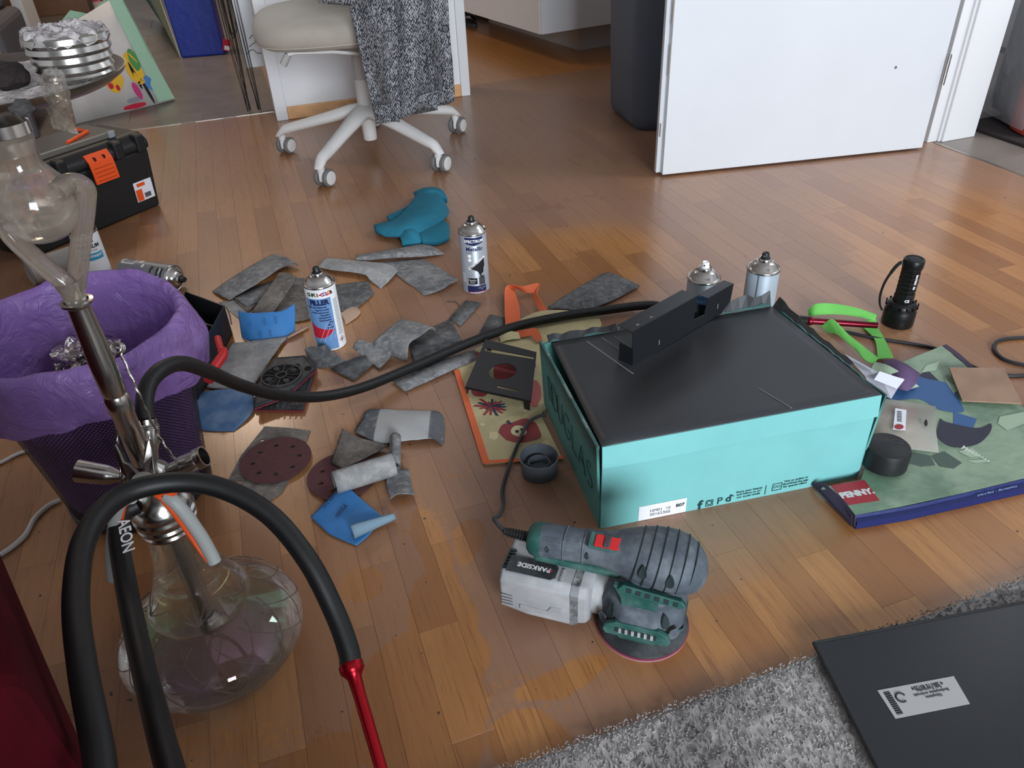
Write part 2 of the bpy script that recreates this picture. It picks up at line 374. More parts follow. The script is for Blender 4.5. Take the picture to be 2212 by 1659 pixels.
# door leaf, standing open
dl, dr = at(1431, 378, .008), at(1992, 319, .008); ex = (dr - dl); DW = ex.length
DM = frame(dl, ex, Vector((-ex.y, ex.x, 0)))
door = structure(G().box(0, DW, 0, .026, 0, 2.0, DM).box(-.014, DW - .014, .024, .042, 0, 2.0, DM), 'door_1', WHITEGLOSS, bevel=.0015)
door.location = (0, 0, 0)
q = G()
for z0, z1, x in ((.30, .385, -.0016), (.44, .50, -.0016), (.12, .16, -.0152)): q.box(x, x + .002, .004, .012, z0, z1, DM)
q.build('chipped_edge', mat('bare_chipboard', 'b9b2a6', .9), door)
q = G().tube([(DW + .008, -.004, z) for z in (.20, .24, .245, .29)], .007, 12, M=DM); q.build('hinge', mat('nickel', 'b7b7b5', .3, metal=1), door, smooth=40)
q = G().lathe([(0, 0), (.004, .0005), (.0045, 0)], 12, DM @ T(.73, -.0002, .265) @ RX(math.pi / 2)); q.build('dent', mat('dent_dark', '6c6a68', .8), door)
# ================================================================== shared surfaces
BLACKPAINT = mat('satin_black_paint', '191b1e', .38, bump=.03, bs=300)
STEEL = mat('brushed_steel', 'b9b6b1', .22, metal=1)
STEELD = mat('dull_steel', '8d8984', .32, metal=1, var=.12, vs=40)
INK = mat('black_ink', '17181c', .6); NAVY = mat('navy_ink', '1c2552', .5); WINK = mat('white_ink', 'f0f0f0', .5); RINK = mat('red_ink', 'c4213a', .5)
GREYINK = mat('grey_ink', '8a8d92', .6); TEALINK = mat('dark_teal_ink', '123c40', .6); CYANINK = mat('cyan_ink', '2f9fcb', .5); BLUEINK = mat('blue_ink', '4f86c4', .5)
YINK = mat('yellow_ink', 'e8b32c', .5); OINK = mat('orange_ink', 'e8642a', .5); GINK = mat('green_ink', '4f8f4a', .6)
BLACKPL = mat('black_plastic', '1b1c1e', .45, bump=.03, bs=400); RUBBER = mat('black_rubber', '161617', .6)
ORANGEPL = mat('orange_plastic', 'e8541e', .45); REDPL = mat('red_plastic', 'c1262b', .4); GREYPL = mat('grey_plastic', '8c8f90', .5)
CARD = mat('brown_cardboard', '9a7d68', .9, var=.12, vs=14)
# ================================================================== turquoise shipping carton, top sprayed black
def teal_spray_shade():  # black overspray towards the top, plus the side's shade mixed into both colours
    t = NT('turquoise_carton_overspray_shade'); v = t.obj(); nz = t.noise(v, 14, 5, .7); sx = t.n('ShaderNodeSeparateXYZ'); t.l(v, sx.inputs[0])
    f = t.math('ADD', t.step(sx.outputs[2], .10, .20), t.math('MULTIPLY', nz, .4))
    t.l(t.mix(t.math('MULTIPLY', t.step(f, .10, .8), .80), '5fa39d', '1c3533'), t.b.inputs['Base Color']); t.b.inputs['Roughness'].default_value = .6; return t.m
TEAL = mat('turquoise_carton', '77bcbb', .55, var=.03, vs=8, dust='6fa9aa', dusta=.22, ds=9)
TEALD = teal_spray_shade()
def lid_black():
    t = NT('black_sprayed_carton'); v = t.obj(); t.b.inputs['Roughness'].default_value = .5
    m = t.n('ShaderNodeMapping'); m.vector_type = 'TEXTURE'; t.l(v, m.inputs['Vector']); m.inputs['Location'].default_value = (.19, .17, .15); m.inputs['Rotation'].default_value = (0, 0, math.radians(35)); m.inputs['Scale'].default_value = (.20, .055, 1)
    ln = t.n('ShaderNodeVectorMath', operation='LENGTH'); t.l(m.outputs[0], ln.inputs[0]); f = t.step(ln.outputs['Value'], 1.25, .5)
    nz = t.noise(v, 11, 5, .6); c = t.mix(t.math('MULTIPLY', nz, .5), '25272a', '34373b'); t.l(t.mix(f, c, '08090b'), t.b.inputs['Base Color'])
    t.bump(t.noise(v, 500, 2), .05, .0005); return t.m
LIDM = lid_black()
FL, FR = at(1296, 1140), at(1850, 1030); bx = (FR - FL).normalized(); by = Vector((-bx.y, bx.x, 0)); BW, BD, BH = (FR - FL).length, .335, .166
BM = frame(FL, bx, by)
box = thing('shipping_carton', 'turquoise cardboard shipping carton with black sprayed lid standing beside the sander', 'carton', BM)
cw = .004
def wavy_top(n, a, b, amp, seed):
    r = random.Random(seed); return [a + (b - a) * i / n + r.uniform(-amp, amp) for i in range(n + 1)]
def panel(name, m, p, q, zt0, zt1, amp=.0, seed=1, th=cw, lean=0):
    n = 24; z = wavy_top(n, zt0, zt1, amp, seed); p, q = Vector(p), Vector(q); nn = Vector((q.y - p.y, p.x - q.x, 0)).normalized()
    rows = [[p + (q - p) * (i / n) + Vector((0, 0, 0)), p + (q - p) * (i / n) + nn * lean + Vector((0, 0, z[i]))] for i in range(n + 1)]
    return G().loft(rows).build(name, m, box, solid=th, off=0)
fp = panel('front_panel', TEAL, (0, 0, 0), (BW, 0, 0), BH - .002, BH - .002)
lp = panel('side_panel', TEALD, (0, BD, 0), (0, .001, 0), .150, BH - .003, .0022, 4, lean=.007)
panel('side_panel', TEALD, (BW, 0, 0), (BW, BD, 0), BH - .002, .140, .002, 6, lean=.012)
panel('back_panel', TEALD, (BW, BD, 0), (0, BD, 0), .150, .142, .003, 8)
G().box(0.003, BW - .003, .003, BD - .003, 0, .004).build('bottom_panel', TEAL, box)
# lid: sagging top sheet with scored lines, turned-down front flap, ragged rear flap
def lidz(u, v): return BH + .001 - .026 * v - .006 * math.sin(math.pi * u) * math.sin(math.pi * v) + .003 * u
n, m = 24, 16; rows = []
for j in range(m + 1):
    v = j / m; r_ = []
    for i in range(n + 1):
        u = i / n; z = BH + .001 - .026 * v - .006 * math.sin(math.pi * u) * math.sin(math.pi * v) + .003 * u
        r_.append((.010 * v * (1 - u) * 1.5 + BW * u + .003 * (u - .5), BD * v - .001 + (.003 * math.sin(i * 2.1) if j == m else 0), z))
    rows.append(r_)
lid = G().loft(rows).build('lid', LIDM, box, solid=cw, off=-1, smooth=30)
rows = [[(BW * i / 24 + .003 * (i / 24 - .5), -.001 - .0035 * k - .002 * math.sin(i / 24 * 9) * k, BH - .042 * k - .004 * (1 - k) + .003 * i / 24 + .0035) for k in (0, .5, 1)] for i in range(25)]
G().loft(rows).build('front_flap', TEAL, lid, solid=.002, off=1)
rows = [[(BW * (.50 + .5 * i / 14), BD - .002 + .012 * k, BH - .024 + (.024 + .006 * math.sin(i * 1.9)) * k) for k in (0, 1)] for i in range(15)]
G().loft(rows).build('rear_flap', LIDM, lid, solid=.003)
rows = [[(BW * (.02 + .46 * i / 14), BD - .002 + .016 * k, BH - .025 + (.006 + .0025 * math.sin(i * 2.3)) * k) for k in (0, 1)] for i in range(15)]
G().loft(rows).build('rear_flap', LIDM, lid, solid=.003)
rows = [[(BW + .008 + .014 * k, BD * (.30 + .72 * i / 14), BH - .010 - .024 * (.3 + .7 * i / 14) + (.010 + .014 * (i / 14) ** 3 + .002 * math.sin(i * 2)) * k) for k in (0, 1)] for i in range(15)]
G().loft(rows).build('side_flap', LIDM, lid, solid=.003)
for (x0, y0, x1, y1) in ((.075, .315, .115, .185), (.105, .318, .128, .245), (.128, .316, .146, .26), (.300, .005, .285, .075)):
    G().tube([(x0 + (x1 - x0) * k / 6, y0 + (y1 - y0) * k / 6, lidz((x0 + (x1 - x0) * k / 6) / BW, (y0 + (y1 - y0) * k / 6) / BD) + .0003) for k in range(7)], .0009, 5).build('scored_line', mat('bare_score', '8b8d8c', .8), lid)
q = G()
for i in range(58): q.box(-.0075, -.0035, .004 + i * .0053, .0065 + i * .0053, BH - .010 - .012 * i / 58, BH - .003 - .014 * i / 58)
o = q.build('corrugated_edge', mat('corrugation', '7f8a84', .9), lp); o['kind'] = 'stuff'
# print on the carton
SF = frame((-.0030, BD, 0), (0, -1, 0), (-.042, 0, 1))
q = G()
def stroke(P, M=I4): q.tube([M @ Vector((x, y, .001)) for x, y in P], .0007, 4)
arc = lambda cx, cy, rx, ry, a0, a1, n=14: [(cx + rx * math.cos(math.radians(a0 + (a1 - a0) * k / n)), cy + ry * math.sin(math.radians(a0 + (a1 - a0) * k / n))) for k in range(n + 1)]
GL = {'U': [[(0, .050), (0, .018)] + arc(.014, .018, .014, .018, 180, 360) + [(.028, .050)]], 'G': [arc(.020, .025, .020, .025, 50, 340) + [(.039, .022), (.024, .022)]], 'L': [[(0, .050), (0, 0), (.022, 0)]],
      'A': [[(0, 0), (.018, .050), (.036, 0)], [(.007, .018), (.029, .018)]], 'S': [arc(.013, .0375, .012, .0125, 40, 250) + arc(.013, .0125, .013, .0125, 80, -140)]}
xx = .118
for ch_, w_ in (('U', .028), ('G', .040), ('L', .024), ('A', .036), ('S', .026)):
    for P_ in GL[ch_]: stroke(P_, SF @ T(xx, .058, 0))
    xx += w_ + .010
q.tube([(.058, .058, .001), (.058, .108, .001), (.078, .101, .001), (.087, .083, .001), (.078, .065, .001), (.058, .058, .001)], .0007, 4, M=SF)
q.tube([Vector((.093 + .021 * math.cos(a * .3), .083 + .026 * math.sin(a * .3), .001)) for a in range(21)], .0007, 4, M=SF, closed=True)
q.build('lettering', TEALINK, lp)
FF = frame((0, -.0027, 0), (1, 0, 0), (0, 0, 1)); q = G()
def fp_at(px, py):                                       # front panel coordinates of a spot on it
    nrm = (BM.to_3x3() @ Vector((0, -1, 0))); w = ray(px, py); tt = (FL - CAM).dot(nrm) / w.dot(nrm); l_ = BM.inverted() @ (CAM + w * tt); return l_.x, l_.z
x, z = fp_at(1510, 1090); text(q, 'f', .026, FF @ T(x, z, 0), .001)
x, z = fp_at(1531, 1084)
for rr, n_ in ((.0075, 4), (.0036, 16)):
    q.tube([(x + rr * 1.1 * math.cos(2 * math.pi * k / n_ + math.pi / n_), z + rr * 1.1 * math.sin(2 * math.pi * k / n_ + math.pi / n_), 0) for k in range(n_)], .0007, 4, M=FF, closed=True)
q.tube([(x + .0032, z + .0032, 0), (x + .0040, z + .0040, 0)], .0008, 4, M=FF)
x, z = fp_at(1553, 1080); text(q, 'P', .020, FF @ T(x, z, 0), .0002)
x, z = fp_at(1572, 1075); text(q, 'd', .020, FF @ T(x, z, 0), .0006); q.tube([(x + .0042, z + .008, 0), (x + .006, z + .0048, 0), (x + .009, z + .004, 0)], .0009, 4, M=FF)
x, z = fp_at(1616, 1062); text(q, 'Share your beauty\nand follow us on\nour social media', .0062, FF @ T(x, z, 0), .0001)
x, z = fp_at(1652, 1056); rect(q, x - .0006, x + .0006, z - .010, z + .010, FF)
x, z = fp_at(1677, 1049)
q.tube([(x - .008, z - .007, 0), (x + .008, z - .007, 0), (x + .008, z + .007, 0), (x - .008, z + .007, 0)], .0007, 4, M=FF, closed=True); text(q, 'DO', .008, FF @ T(x, z, 0))
x, z = fp_at(1717, 1039); text(q, 'Visit us online or\ndownload the app\nfor special offers', .0062, FF @ T(x, z, 0), .0001)
q.build('lettering', TEALINK, fp)
x0, z0 = fp_at(1378, 1112); x1, z1 = fp_at(1480, 1095)
stk = rect(G(), x0, x1, .0008, .031, FF).build('sticker', mat('white_label', 'e4e6ee', .5), fp)
q = G(); text(q, 'HM01  10\n00165360', .0085, FF @ T((x0 + x1) / 2 - .004, .0135, .0004)); text(q, 'B07', .0092, FF @ T(x1 - .0105, .0185, .0004), .0003)
q.build('lettering', INK, stk)
# ---- the folded sheet-metal bracket drying on the lid
zb = .146; P1, P2 = at(1366, 792, zb), at(1574, 668, zb); KX = (P2 - P1); KL = KX.length; KM = frame(P1, KX, Vector((0, 0, 1)))   # x along, y up, z = out of the face (towards camera)
brk = thing('metal_bracket', 'black sprayed folded sheet metal bracket lying on the turquoise carton', 'bracket', Matrix.Translation(P1))
h1, h2 = .070, .052
prof = [(0, 0), (KL, 0), (KL + .006, h2), (KL * .735, h2), (KL * .715, .020), (KL * .60, .022), (KL * .615, h1), (-.004, h1)]
G().prism(prof, -.0012, 0, KM).build('web', BLACKPAINT, brk, world=True)
G().box(-.004, KL * .615, h1 - .0012, h1, -.034, 0, KM).build('top_flange', BLACKPAINT, brk, world=True, bevel=.0006)
G().box(KL * .735, KL + .006, h2 - .0012, h2, -.022, 0, KM).build('top_flange', BLACKPAINT, brk, world=True, bevel=.0006)
G().box(0, KL, 0, .0012, -.034, 0, KM).build('bottom_flange', BLACKPAINT, brk, world=True, bevel=.0006)
G().prism([(-.001, .002), (-.001, .036), (.0005, .036), (.0005, .002)], -.030, 0, KM).build('end_tab', BLACKPAINT, brk, world=True)
SLOTM = mat('slot_grey', '6d6f70', .6)
for x, y in ((KL * .25, .018), (KL * .86, .022)): G().box(x - .0012, x + .0012, y - .005, y + .005, .0001, .0004, KM).build('slot', SLOTM, brk, world=True)
for x in (.02, .055): G().box(x - .003, x + .003, h1 + .0001, h1 + .0005, -.012, -.008, KM).build('slot', SLOTM, brk, world=True)
# ================================================================== spray cans
CR = .0325
def spray_can(label, M, body, nozzle, tops=STEEL, cap=None, group=None):
    c = thing('spray_can', label, 'spray can', M, group); r = CR
    G().lathe([(0, .004), (r - .004, .003), (r - .001, 0), (r + .0006, .0015), (r + .0006, .003), (r, .004), (r, .1485), (r - .0008, .150), (0, .150)], 48).build('body', body, c, smooth=35)
    G().lathe([(r - .0008, .1485), (r + .0010, .1495), (r + .0012, .1525), (r - .0002, .1540), (r - .0022, .1530), (r - .0032, .1535), (r - .0065, .159), (r - .0115, .1650), (.0165, .1685), (.0135, .1690), (.0132, .1735), (.0120, .1750), (.0105, .1745), (.0095, .1715), (0, .1710)], 48).build('dome', tops, c, smooth=50)
    if cap is None:
        nz = G().lathe([(.0088, .171), (.0088, .1755), (.0076, .1765), (.0072, .1835), (.0058, .1860), (.004, .1845), (0, .1843)], 24).build('nozzle', nozzle, c, smooth=40)
        G().lathe([(0, 0), (.0016, 0), (.0016, .0006), (0, .0006)], 10, T(0, -.0071, .1808) @ RX(math.pi / 2)).build('orifice', INK if nozzle is not BLACKPL else GREYPL, nz)
    else:
        G().lathe([(r - .0015, .151), (r - .0015, .175), (r - .004, .190), (r - .008, .196), (r - .012, .1965), (0, .1955)], 40).build('cap', cap, c, smooth=40)
    return c
def printed(c, m, fn, dr=.00025, name='lettering'):
    q = G(); fn(q); return wrap(q, CR + dr).build(name, m, c)
def facing(p, extra=0):                                    # upright, label turned towards the room's middle
    return Matrix.Translation(Vector((p[0], p[1], p[2] if len(p) > 2 else 0))) @ RZ(math.atan2(-p[0], p[1]) + math.radians(extra))
def blobpoly(cx, cy, rx, ry, n=14, k=.25, seed=1):
    r = random.Random(seed); return [(cx + rx * (1 + r.uniform(-k, k)) * math.cos(2 * math.pi * i / n), cy + ry * (1 + r.uniform(-k, k)) * math.sin(2 * math.pi * i / n), 0) for i in range(n)]
def upright(px, py, s=1): return T(px, py, 0)
SILVER = mat('silver_can_label', 'a9aeb6', .38, metal=.35); WHITECAN = mat('white_can_label', 'e6e7e9', .4)
# -- the metallic black can
p = at(1029, 622); c = spray_can('tall silver spray can reading Metallic with navy banner, standing upright on the floor', facing(p, 4), SILVER, BLACKPL)
printed(c, NAVY, lambda q: (q.poly([(-.0225, .146, 0), (-.0225, .131, 0), (0, .1255, 0), (.0225, .131, 0), (.0225, .146, 0)])), name='banner')
printed(c, NAVY, lambda q: rect(q, -.024, .024, .006, .022), name='band')
printed(c, WINK, lambda q: (text(q, 'SPECTRUM', .0098, T(0, .1365, 0), .0003, 1.0), q.poly([(math.cos(a) * .0045 - .013, math.sin(a) * .0045 + .100, 0) for a in [k * .5 for k in range(12)]]),
        q.poly([(math.cos(a) * .0045 - .013, math.sin(a) * .0045 + .090, 0) for a in [k * .5 for k in range(12)]]), text(q, 'Metallic\nblack', .0058, T(-.010, .0345, 0)), text(q, '5,70 - 5,20\nm2', .004, T(.012, .0145, 0)), text(q, '10% BETTER COVERAGE', .0032, T(0, .0045, 0), .0001)), .0006)
printed(c, NAVY, lambda q: text(q, 'Metallic', .0135, T(0, .117, 0), .0004))
printed(c, INK, lambda q: (text(q, 'Spray paint', .0036, T(-.014, .1085, 0)), q.poly([(-.012, .068, 0), (.004, .060, 0), (.010, .048, 0), (.012, .046, 0), (.013, .052, 0), (.019, .056, 0), (.020, .066, 0), (.023, .072, 0), (.023, .092, 0)]),
        rect(q, -.020, .002, .027, .043), q.tube([(.0145, .048, 0), (.0140, .040, 0)], .001, 4), text(q, 'IMPROVED QUALITY', .0046, T(.003, .080, 0) @ RZ(math.radians(33)), .0001)), .0005)
printed(c, mat('ribbon_white', 'ece6e8', .5), lambda q: rect(q, -.024, .026, -.0036, .0036, T(.003, .080, 0) @ RZ(math.radians(33))), .0004, 'ribbon')
printed(c, mat('jar_grey', '5a5f66', .4, metal=.4), lambda q: (rect(q, .006, .022, .024, .044), rect(q, .008, .020, .044, .048)), .0003, 'picture')
printed(c, RINK, lambda q: rect(q, -.024, .024, .0025, .0062), .0004, 'band')
printed(c, WINK, lambda q: [rect(q, -.038 + i * .0013, -.038 + i * .0013 + (.0004 if i % 3 else .0009), .030, .055) for i in range(8)], .0003, 'barcode')
# -- the filler can, leaning tin in front
p = at(716, 742); c = spray_can('white and blue spray can reading Filler, standing among grey sandpaper scraps', facing(p, 8), WHITECAN, BLACKPL)
printed(c, mat('filler_blue', '6c97c9', .5), lambda q: q.poly([(-.046, .128, 0), (-.046, .030, 0), (-.040, .008, 0), (.011, .004, 0), (.013, .128, 0)]), name='field')
printed(c, RINK, lambda q: q.poly([(-.044, .070, 0), (-.028, .060, 0), (-.010, .055, 0), (.010, .052, 0), (-.002, .042, 0), (-.014, .035, 0), (-.028, .032, 0), (-.044, .034, 0)]), .0004, 'crescent')
printed(c, NAVY, lambda q: text(q, 'FILLER', .0155, T(-.0135, .1185, 0), .0011, .95), .0005)
printed(c, NAVY, lambda q: [text(q, s, .0052, T(.011 - .0016 * len(s), .108 - .0062 * i, 0), .0003) for i, s in enumerate(('Fuell- und Haftgrund', 'Appret-mastic', 'Fondo tuttoscopo', 'riempitivo', 'Hechtprimer', 'Imprimacion', 'plus', 'filler', 'primer'))], .0005)
for i, (ch, m_) in enumerate(zip('DUPLI-COLOR', (INK, GINK, INK, GINK, RINK, INK, RINK, BLUEINK, RINK, OINK, INK))):
    printed(c, m_, lambda q: text(q, ch, .0105, T(-.033 + .0050 * i, .137 + .001 * (i % 2), 0) @ RZ(.15 * (-1) ** i), .0007), .0004)
printed(c, GREYINK, lambda q: [rect(q, .0175, .031 - .003 * ((k * 7) % 3) / 3, .118 - k * .0034, .1195 - k * .0034) for k in range(26)], name='small_print')
printed(c, WINK, lambda q: [q.tube([(-.03 + k * .012, .02 + k * .004, 0), (-.005 + k * .010, .07, 0)], .00022, 4) for k in range(4)], .0006, 'streak')
printed(c, RINK, lambda q: q.tube([(.023, .014, 0), (.030, .021, 0), (.023, .028, 0), (.016, .021, 0)], .0008, 4, closed=True), .0003, 'hazard_sign')
printed(c, INK, lambda q: q.poly([(.0205, .018, 0), (.0255, .018, 0), (.025, .021, 0), (.0235, .025, 0), (.021, .021, 0)]), .0003, 'hazard_flame')
# -- two behind the carton
p = at(1521, 598, .1525); c = spray_can('silver spray can with white nozzle and blue label behind the carton', facing((p.x, p.y, 0), -14), SILVER, mat('white_plastic', 'eceded', .4))
printed(c, mat('label_blue', '3f618c', .5), lambda q: rect(q, -.004, .050, .01, .125), name='field')
printed(c, GREYINK, lambda q: [rect(q, -.034, -.008 - .004 * ((k * 5) % 3), .123 - k * .0042, .1250 - k * .0042) for k in range(14)], .0004, 'small_print')
printed(c, mat('label_edge', '6e93bd', .5), lambda q: text(q, 'SPECTRUM', .0085, T(.018, .112, 0), .0003), .0006)
p = at(1650, 578, .1525); c = spray_can('pale grey spray can with black nozzle and dark seam behind the carton', facing((p.x, p.y, 0), -20), mat('pale_can', 'a4afba', .45, metal=.2, var=.06, vs=40), BLACKPL)
printed(c, mat('seam_grey', '59626b', .5), lambda q: rect(q, .0025, .0055, .01, .149), name='seam')
# -- standing with black cap, between hookah and lying can
p = at(224, 618); c = spray_can('white spray can with black cap and colour swatches, standing behind the purple bin liner', facing(p, -12) , WHITECAN, BLACKPL, cap=BLACKPL)
for i, (m_, w_) in enumerate(((CYANINK, .006), (RINK, .006), (RINK, .0045), (OINK, .0025), (INK, .004), (INK, .002), (INK, .002))):
    printed(c, m_, lambda q: rect(q, -.026 + i * .0075, -.026 + i * .0075 + w_, .130, .139), name='swatch')
printed(c, INK, lambda q: (text(q, 'SPECTRUM', .0125, T(.003, .120, 0), .0006), text(q, 'Paint & Hobby', .006, T(.008, .110, 0))))
printed(c, CYANINK, lambda q: rect(q, -.018, .036, .085, .103), name='band'); printed(c, WINK, lambda q: text(q, 'SPRAYPAINT', .009, T(.008, .095, 0), .0004), .0005)
# -- two lying down
a, b = at(272, 586, CR), at(384, 602, CR); d_ = (b - a).normalized(); M = frame(a, Vector((0, 0, 1)).cross(d_), Vector((0, 0, 1)))
LY = Matrix(((0, 0, 0, 0),) * 4)
def lying(foot, head, roll):
    z = (Vector(head) - Vector(foot)).normalized(); x = z.cross(Vector((0, 0, 1))).normalized(); y = z.cross(x)
    return Matrix(((x.x, y.x, z.x, foot[0]), (x.y, y.y, z.y, foot[1]), (x.z, y.z, z.z, foot[2]), (0, 0, 0, 1))) @ RZ(roll)
DGREY = mat('dark_silver_label', '85878a', .42, metal=.3)
c = spray_can('silver Metallic spray can lying on its side behind the waste bin', lying(a, a + d_ * .1, math.radians(38)), DGREY, BLACKPL)
printed(c, INK, lambda q: (rect(q, -.010, .034, .122, .140), text(q, 'Metallic', .012, T(.006, .105, 0), .0004)), name='banner'); printed(c, WINK, lambda q: text(q, 'SPECTRUM', .0085, T(.012, .131, 0), .0003), .0006)
printed(c, WINK, lambda q: (rect(q, -.036, -.010, .006, .045), q.poly(blobpoly(-.026, .060, .008, .006, 14, .1, 3)), q.poly(blobpoly(-.010, .075, .006, .004, 12, .1, 4))), name='white_patch')
printed(c, INK, lambda q: [rect(q, -.035 + i * .0019, -.035 + i * .0019 + (.0007 if i % 3 else .0013), .009, .042) for i in range(12)], .0004, 'barcode')
a, b = at(62, 590, CR), at(150, 560, CR)
c = spray_can('dull grey spray can lying with its base to the room, left of the capped can', lying(a, b, .5), mat('dull_can', '8f8b86', .6), BLACKPL)
printed(c, mat('offwhite', 'b9b4ae', .6), lambda q: rect(q, -.07, .07, .004, .022), name='base_band')
printed(c, INK, lambda q: (rect(q, -.02, -.004, .008, .018), text(q, 'SPECTRUM', .007, T(.02, .013, 0))), .0005)
# ================================================================== caps, torch, hex key
p = at(1908, 1000, .026); c = thing('spray_can_closure', 'black spray can cap standing upside down on the green shopping bag', 'cap', Matrix.Translation(p))
G().lathe([(0, 0), (.034, 0), (.036, .0015), (.0358, .030), (.0335, .0365), (.030, .0385), (0, .0385)], 48).build('shell', mat('satin_black', '1c1e20', .5, bump=.03, bs=500), c, smooth=35)
q = text(G(), 'ACE', .016, T(.012, .008, .0387) @ RZ(-.35), .0006); q.build('embossed_mark', mat('satin_black_worn', '333639', .6), c)
p = at(1165, 1020); c = thing('spray_can_closure', 'grey sprayed plastic cap lying open side up beside the carton', 'cap', Matrix.Translation(p)); GC = mat('grey_sprayed_plastic', '5f666d', .6, var=.08, vs=60)
G().lathe([(0, .002), (.026, .002), (.0285, 0), (.030, .001), (.0335, .036), (.0318, .0362), (.0285, .008), (0, .006)], 48).build('shell', GC, c, smooth=35)
G().lathe([(.0165, .004), (.0170, .024), (.0185, .024), (.0180, .004)], 40).build('inner_ring', GC, c, smooth=35)
p = at(1937, 698); c = thing('torch', 'black metal torch standing on its lamp head on the wooden floor', 'torch', Matrix.Translation(p) @ RZ(-.3))
ALB = mat('black_anodised', '141516', .38, metal=.3, spec=.5)
G().lathe([(0, .001), (.029, 0), (.0315, .002), (.0325, .006), (.0320, .034), (.0310, .036), (.0305, .040), (.0300, .042), (.0300, .046), (.026, .053), (.021, .056)], 40).build('head', ALB, c, smooth=35)
q = [(.0205, .054), (.0205, .072), (.0195, .074)]
for i in range(6): z = .076 + i * .0098; q += [(.0190, z), (.0196, z + .001), (.0196, z + .0075), (.0188, z + .0088)]
G().lathe(q, 8).build('grip', ALB, c, smooth=25)
G().lathe([(.0188, .134), (.0205, .135), (.0208, .139), (.0195, .140), (.0195, .142), (.0208, .143), (.0205, .151), (.019, .153), (.0165, .1525), (.015, .1505), (0, .1508)], 32).build('tail_cap', ALB, c, smooth=35)
G().lathe([(.013, .150), (.013, .1528), (.0115, .1535), (0, .1532)], 28).build('switch', mat('rubber_button', '26272a', .8), c, smooth=35)
q = G()
for i in range(14): a = 2 * math.pi * i / 14; q.box(.0305, .0330, -.0022, .0022, .044, .052, RZ(a))
q.build('head_fin', ALB, c, bevel=.0008)
G().tube(crom([(-.018, .002, .149), (-.024, 0, .143), (-.034, -.004, .130), (-.045, -.006, .10), (-.048, -.006, .07), (-.044, -.004, .045), (-.036, -.002, .030)], 6), [.0012] * 6 + [.0045] * 9 + [.0035] * 22, 8, flat=.6).build('wrist_strap', mat('black_webbing', '1a1a1c', .85), c, smooth=60)
q = G(); text(q, 'CE', .008, T(.003, .064, 0), .0003); o = wrap(q, .0207).build('lettering', WINK, c)
q = text(G(), 'MATRIX  R5', .0065, T(.010, .108, 0) @ RZ(-math.pi / 2), .0003); wrap(q, .0200).build('lettering', WINK, c)
c = rebase(G().tube([at(964, 651, .0015), at(984, 651, .0015), at(987, 653, .0015), at(997, 665, .0015)], .0014, 6).build('hex_key', STEEL, smooth=40)); tag(c, 'small bent steel hex key lying beside a grey sandpaper scrap', 'hex key')
# ================================================================== random orbit sander
sc = at(1387, 1345); SD = thing('orbital_sander', 'green and grey dusty orbital sander with dust box standing in front of the carton', 'sander', Matrix.Translation(sc) @ RZ(math.radians(-20)))
SRUB = mat('grey_grip_rubber', '4a525b', .75, var=.12, vs=50, dust='8f979c', dusta=.35, ds=22, bump=.25, bs=900)
SGRN = mat('green_housing', '1d4f49', .5, dust='6f8a86', dusta=.35, ds=25)
SDUST = mat('dusty_clear_plastic', '98999c', .6, var=.08, vs=18, dust='b9b9b8', dusta=.5, ds=16)
SBLK = mat('dusty_black_plastic', '26282b', .55, dust='6f7376', dusta=.3, ds=20)
PIT = mat('recess_dark', '1c2a2c', .8)
G().lathe([(0, 0), (.0625, 0), (.0625, .0022), (0, .0022)], 64).build('sanding_disc', mat('disc_pink_grey', '9a7f84', .8), SD, smooth=30)
G().lathe([(.058, .0022), (.0628, .0024), (.0630, .0036), (.058, .004)], 64).build('hook_and_loop_ring', mat('magenta_felt', '9c3a56', .8), SD, smooth=30)
G().lathe([(0, .004), (.061, .0038), (.0622, .0055), (.0612, .009), (.050, .016), (.040, .020), (0, .020)], 64).build('backing_pad', SBLK, SD, smooth=40)
def superell(cx, cz, ry, rz, n=28, e=2.4, x=None):
    out = []
    for k in range(n):
        a = 2 * math.pi * k / n; c_, s_ = math.cos(a), math.sin(a)
        out.append((x, cx + ry * math.copysign(abs(c_) ** (2 / e), c_), cz + rz * math.copysign(abs(s_) ** (2 / e), s_)))
    return out
st = [(-.149, .122, .0195, .0195), (-.146, .122, .0215, .0215), (-.13, .123, .0215, .0222), (-.095, .1255, .0205, .0215), (-.064, .1285, .0210, .0215), (-.044, .1305, .0255, .0240), (-.022, .1325, .0335, .0290), (0, .1345, .0395, .0325), (.025, .1345, .0425, .0345), (.046, .132, .0405, .0325), (.061, .128, .0335, .0275), (.071, .125, .0230, .0190), (.0755, .124, .0100, .0085), (.0765, .124, .002, .002)]
fine = []
for i in range(len(st) - 1):
    for k in range(3): fine.append(tuple(st[i][j] + (st[i + 1][j] - st[i][j]) * k / 3 for j in range(4)))
fine.append(st[-1])
def hsec(x):
    for a, b in zip(st, st[1:]):
        if a[0] <= x <= b[0]: t_ = (x - a[0]) / (b[0] - a[0]); return tuple(a[j] + (b[j] - a[j]) * t_ for j in range(1, 4))
grip = G().loft([superell(0, z, ry, rz, x=x) for x, z, ry, rz in st], closed=True, caps=True).build('grip', SRUB, SD, smooth=60, sub=1)
for x in (-.008, .006, .020, .034, .048, .060):
    z, ry, rz = hsec(x); q = [Vector(p) for p in superell(0, z, ry * 1.004, rz * 1.006, x=x - .004)][:29]
    G().tube([Vector((p.x + .010 * (p.z - z) / rz * .5, p.y, p.z)) for p in q], .0007, 4, closed=True).build('groove', PIT, grip)
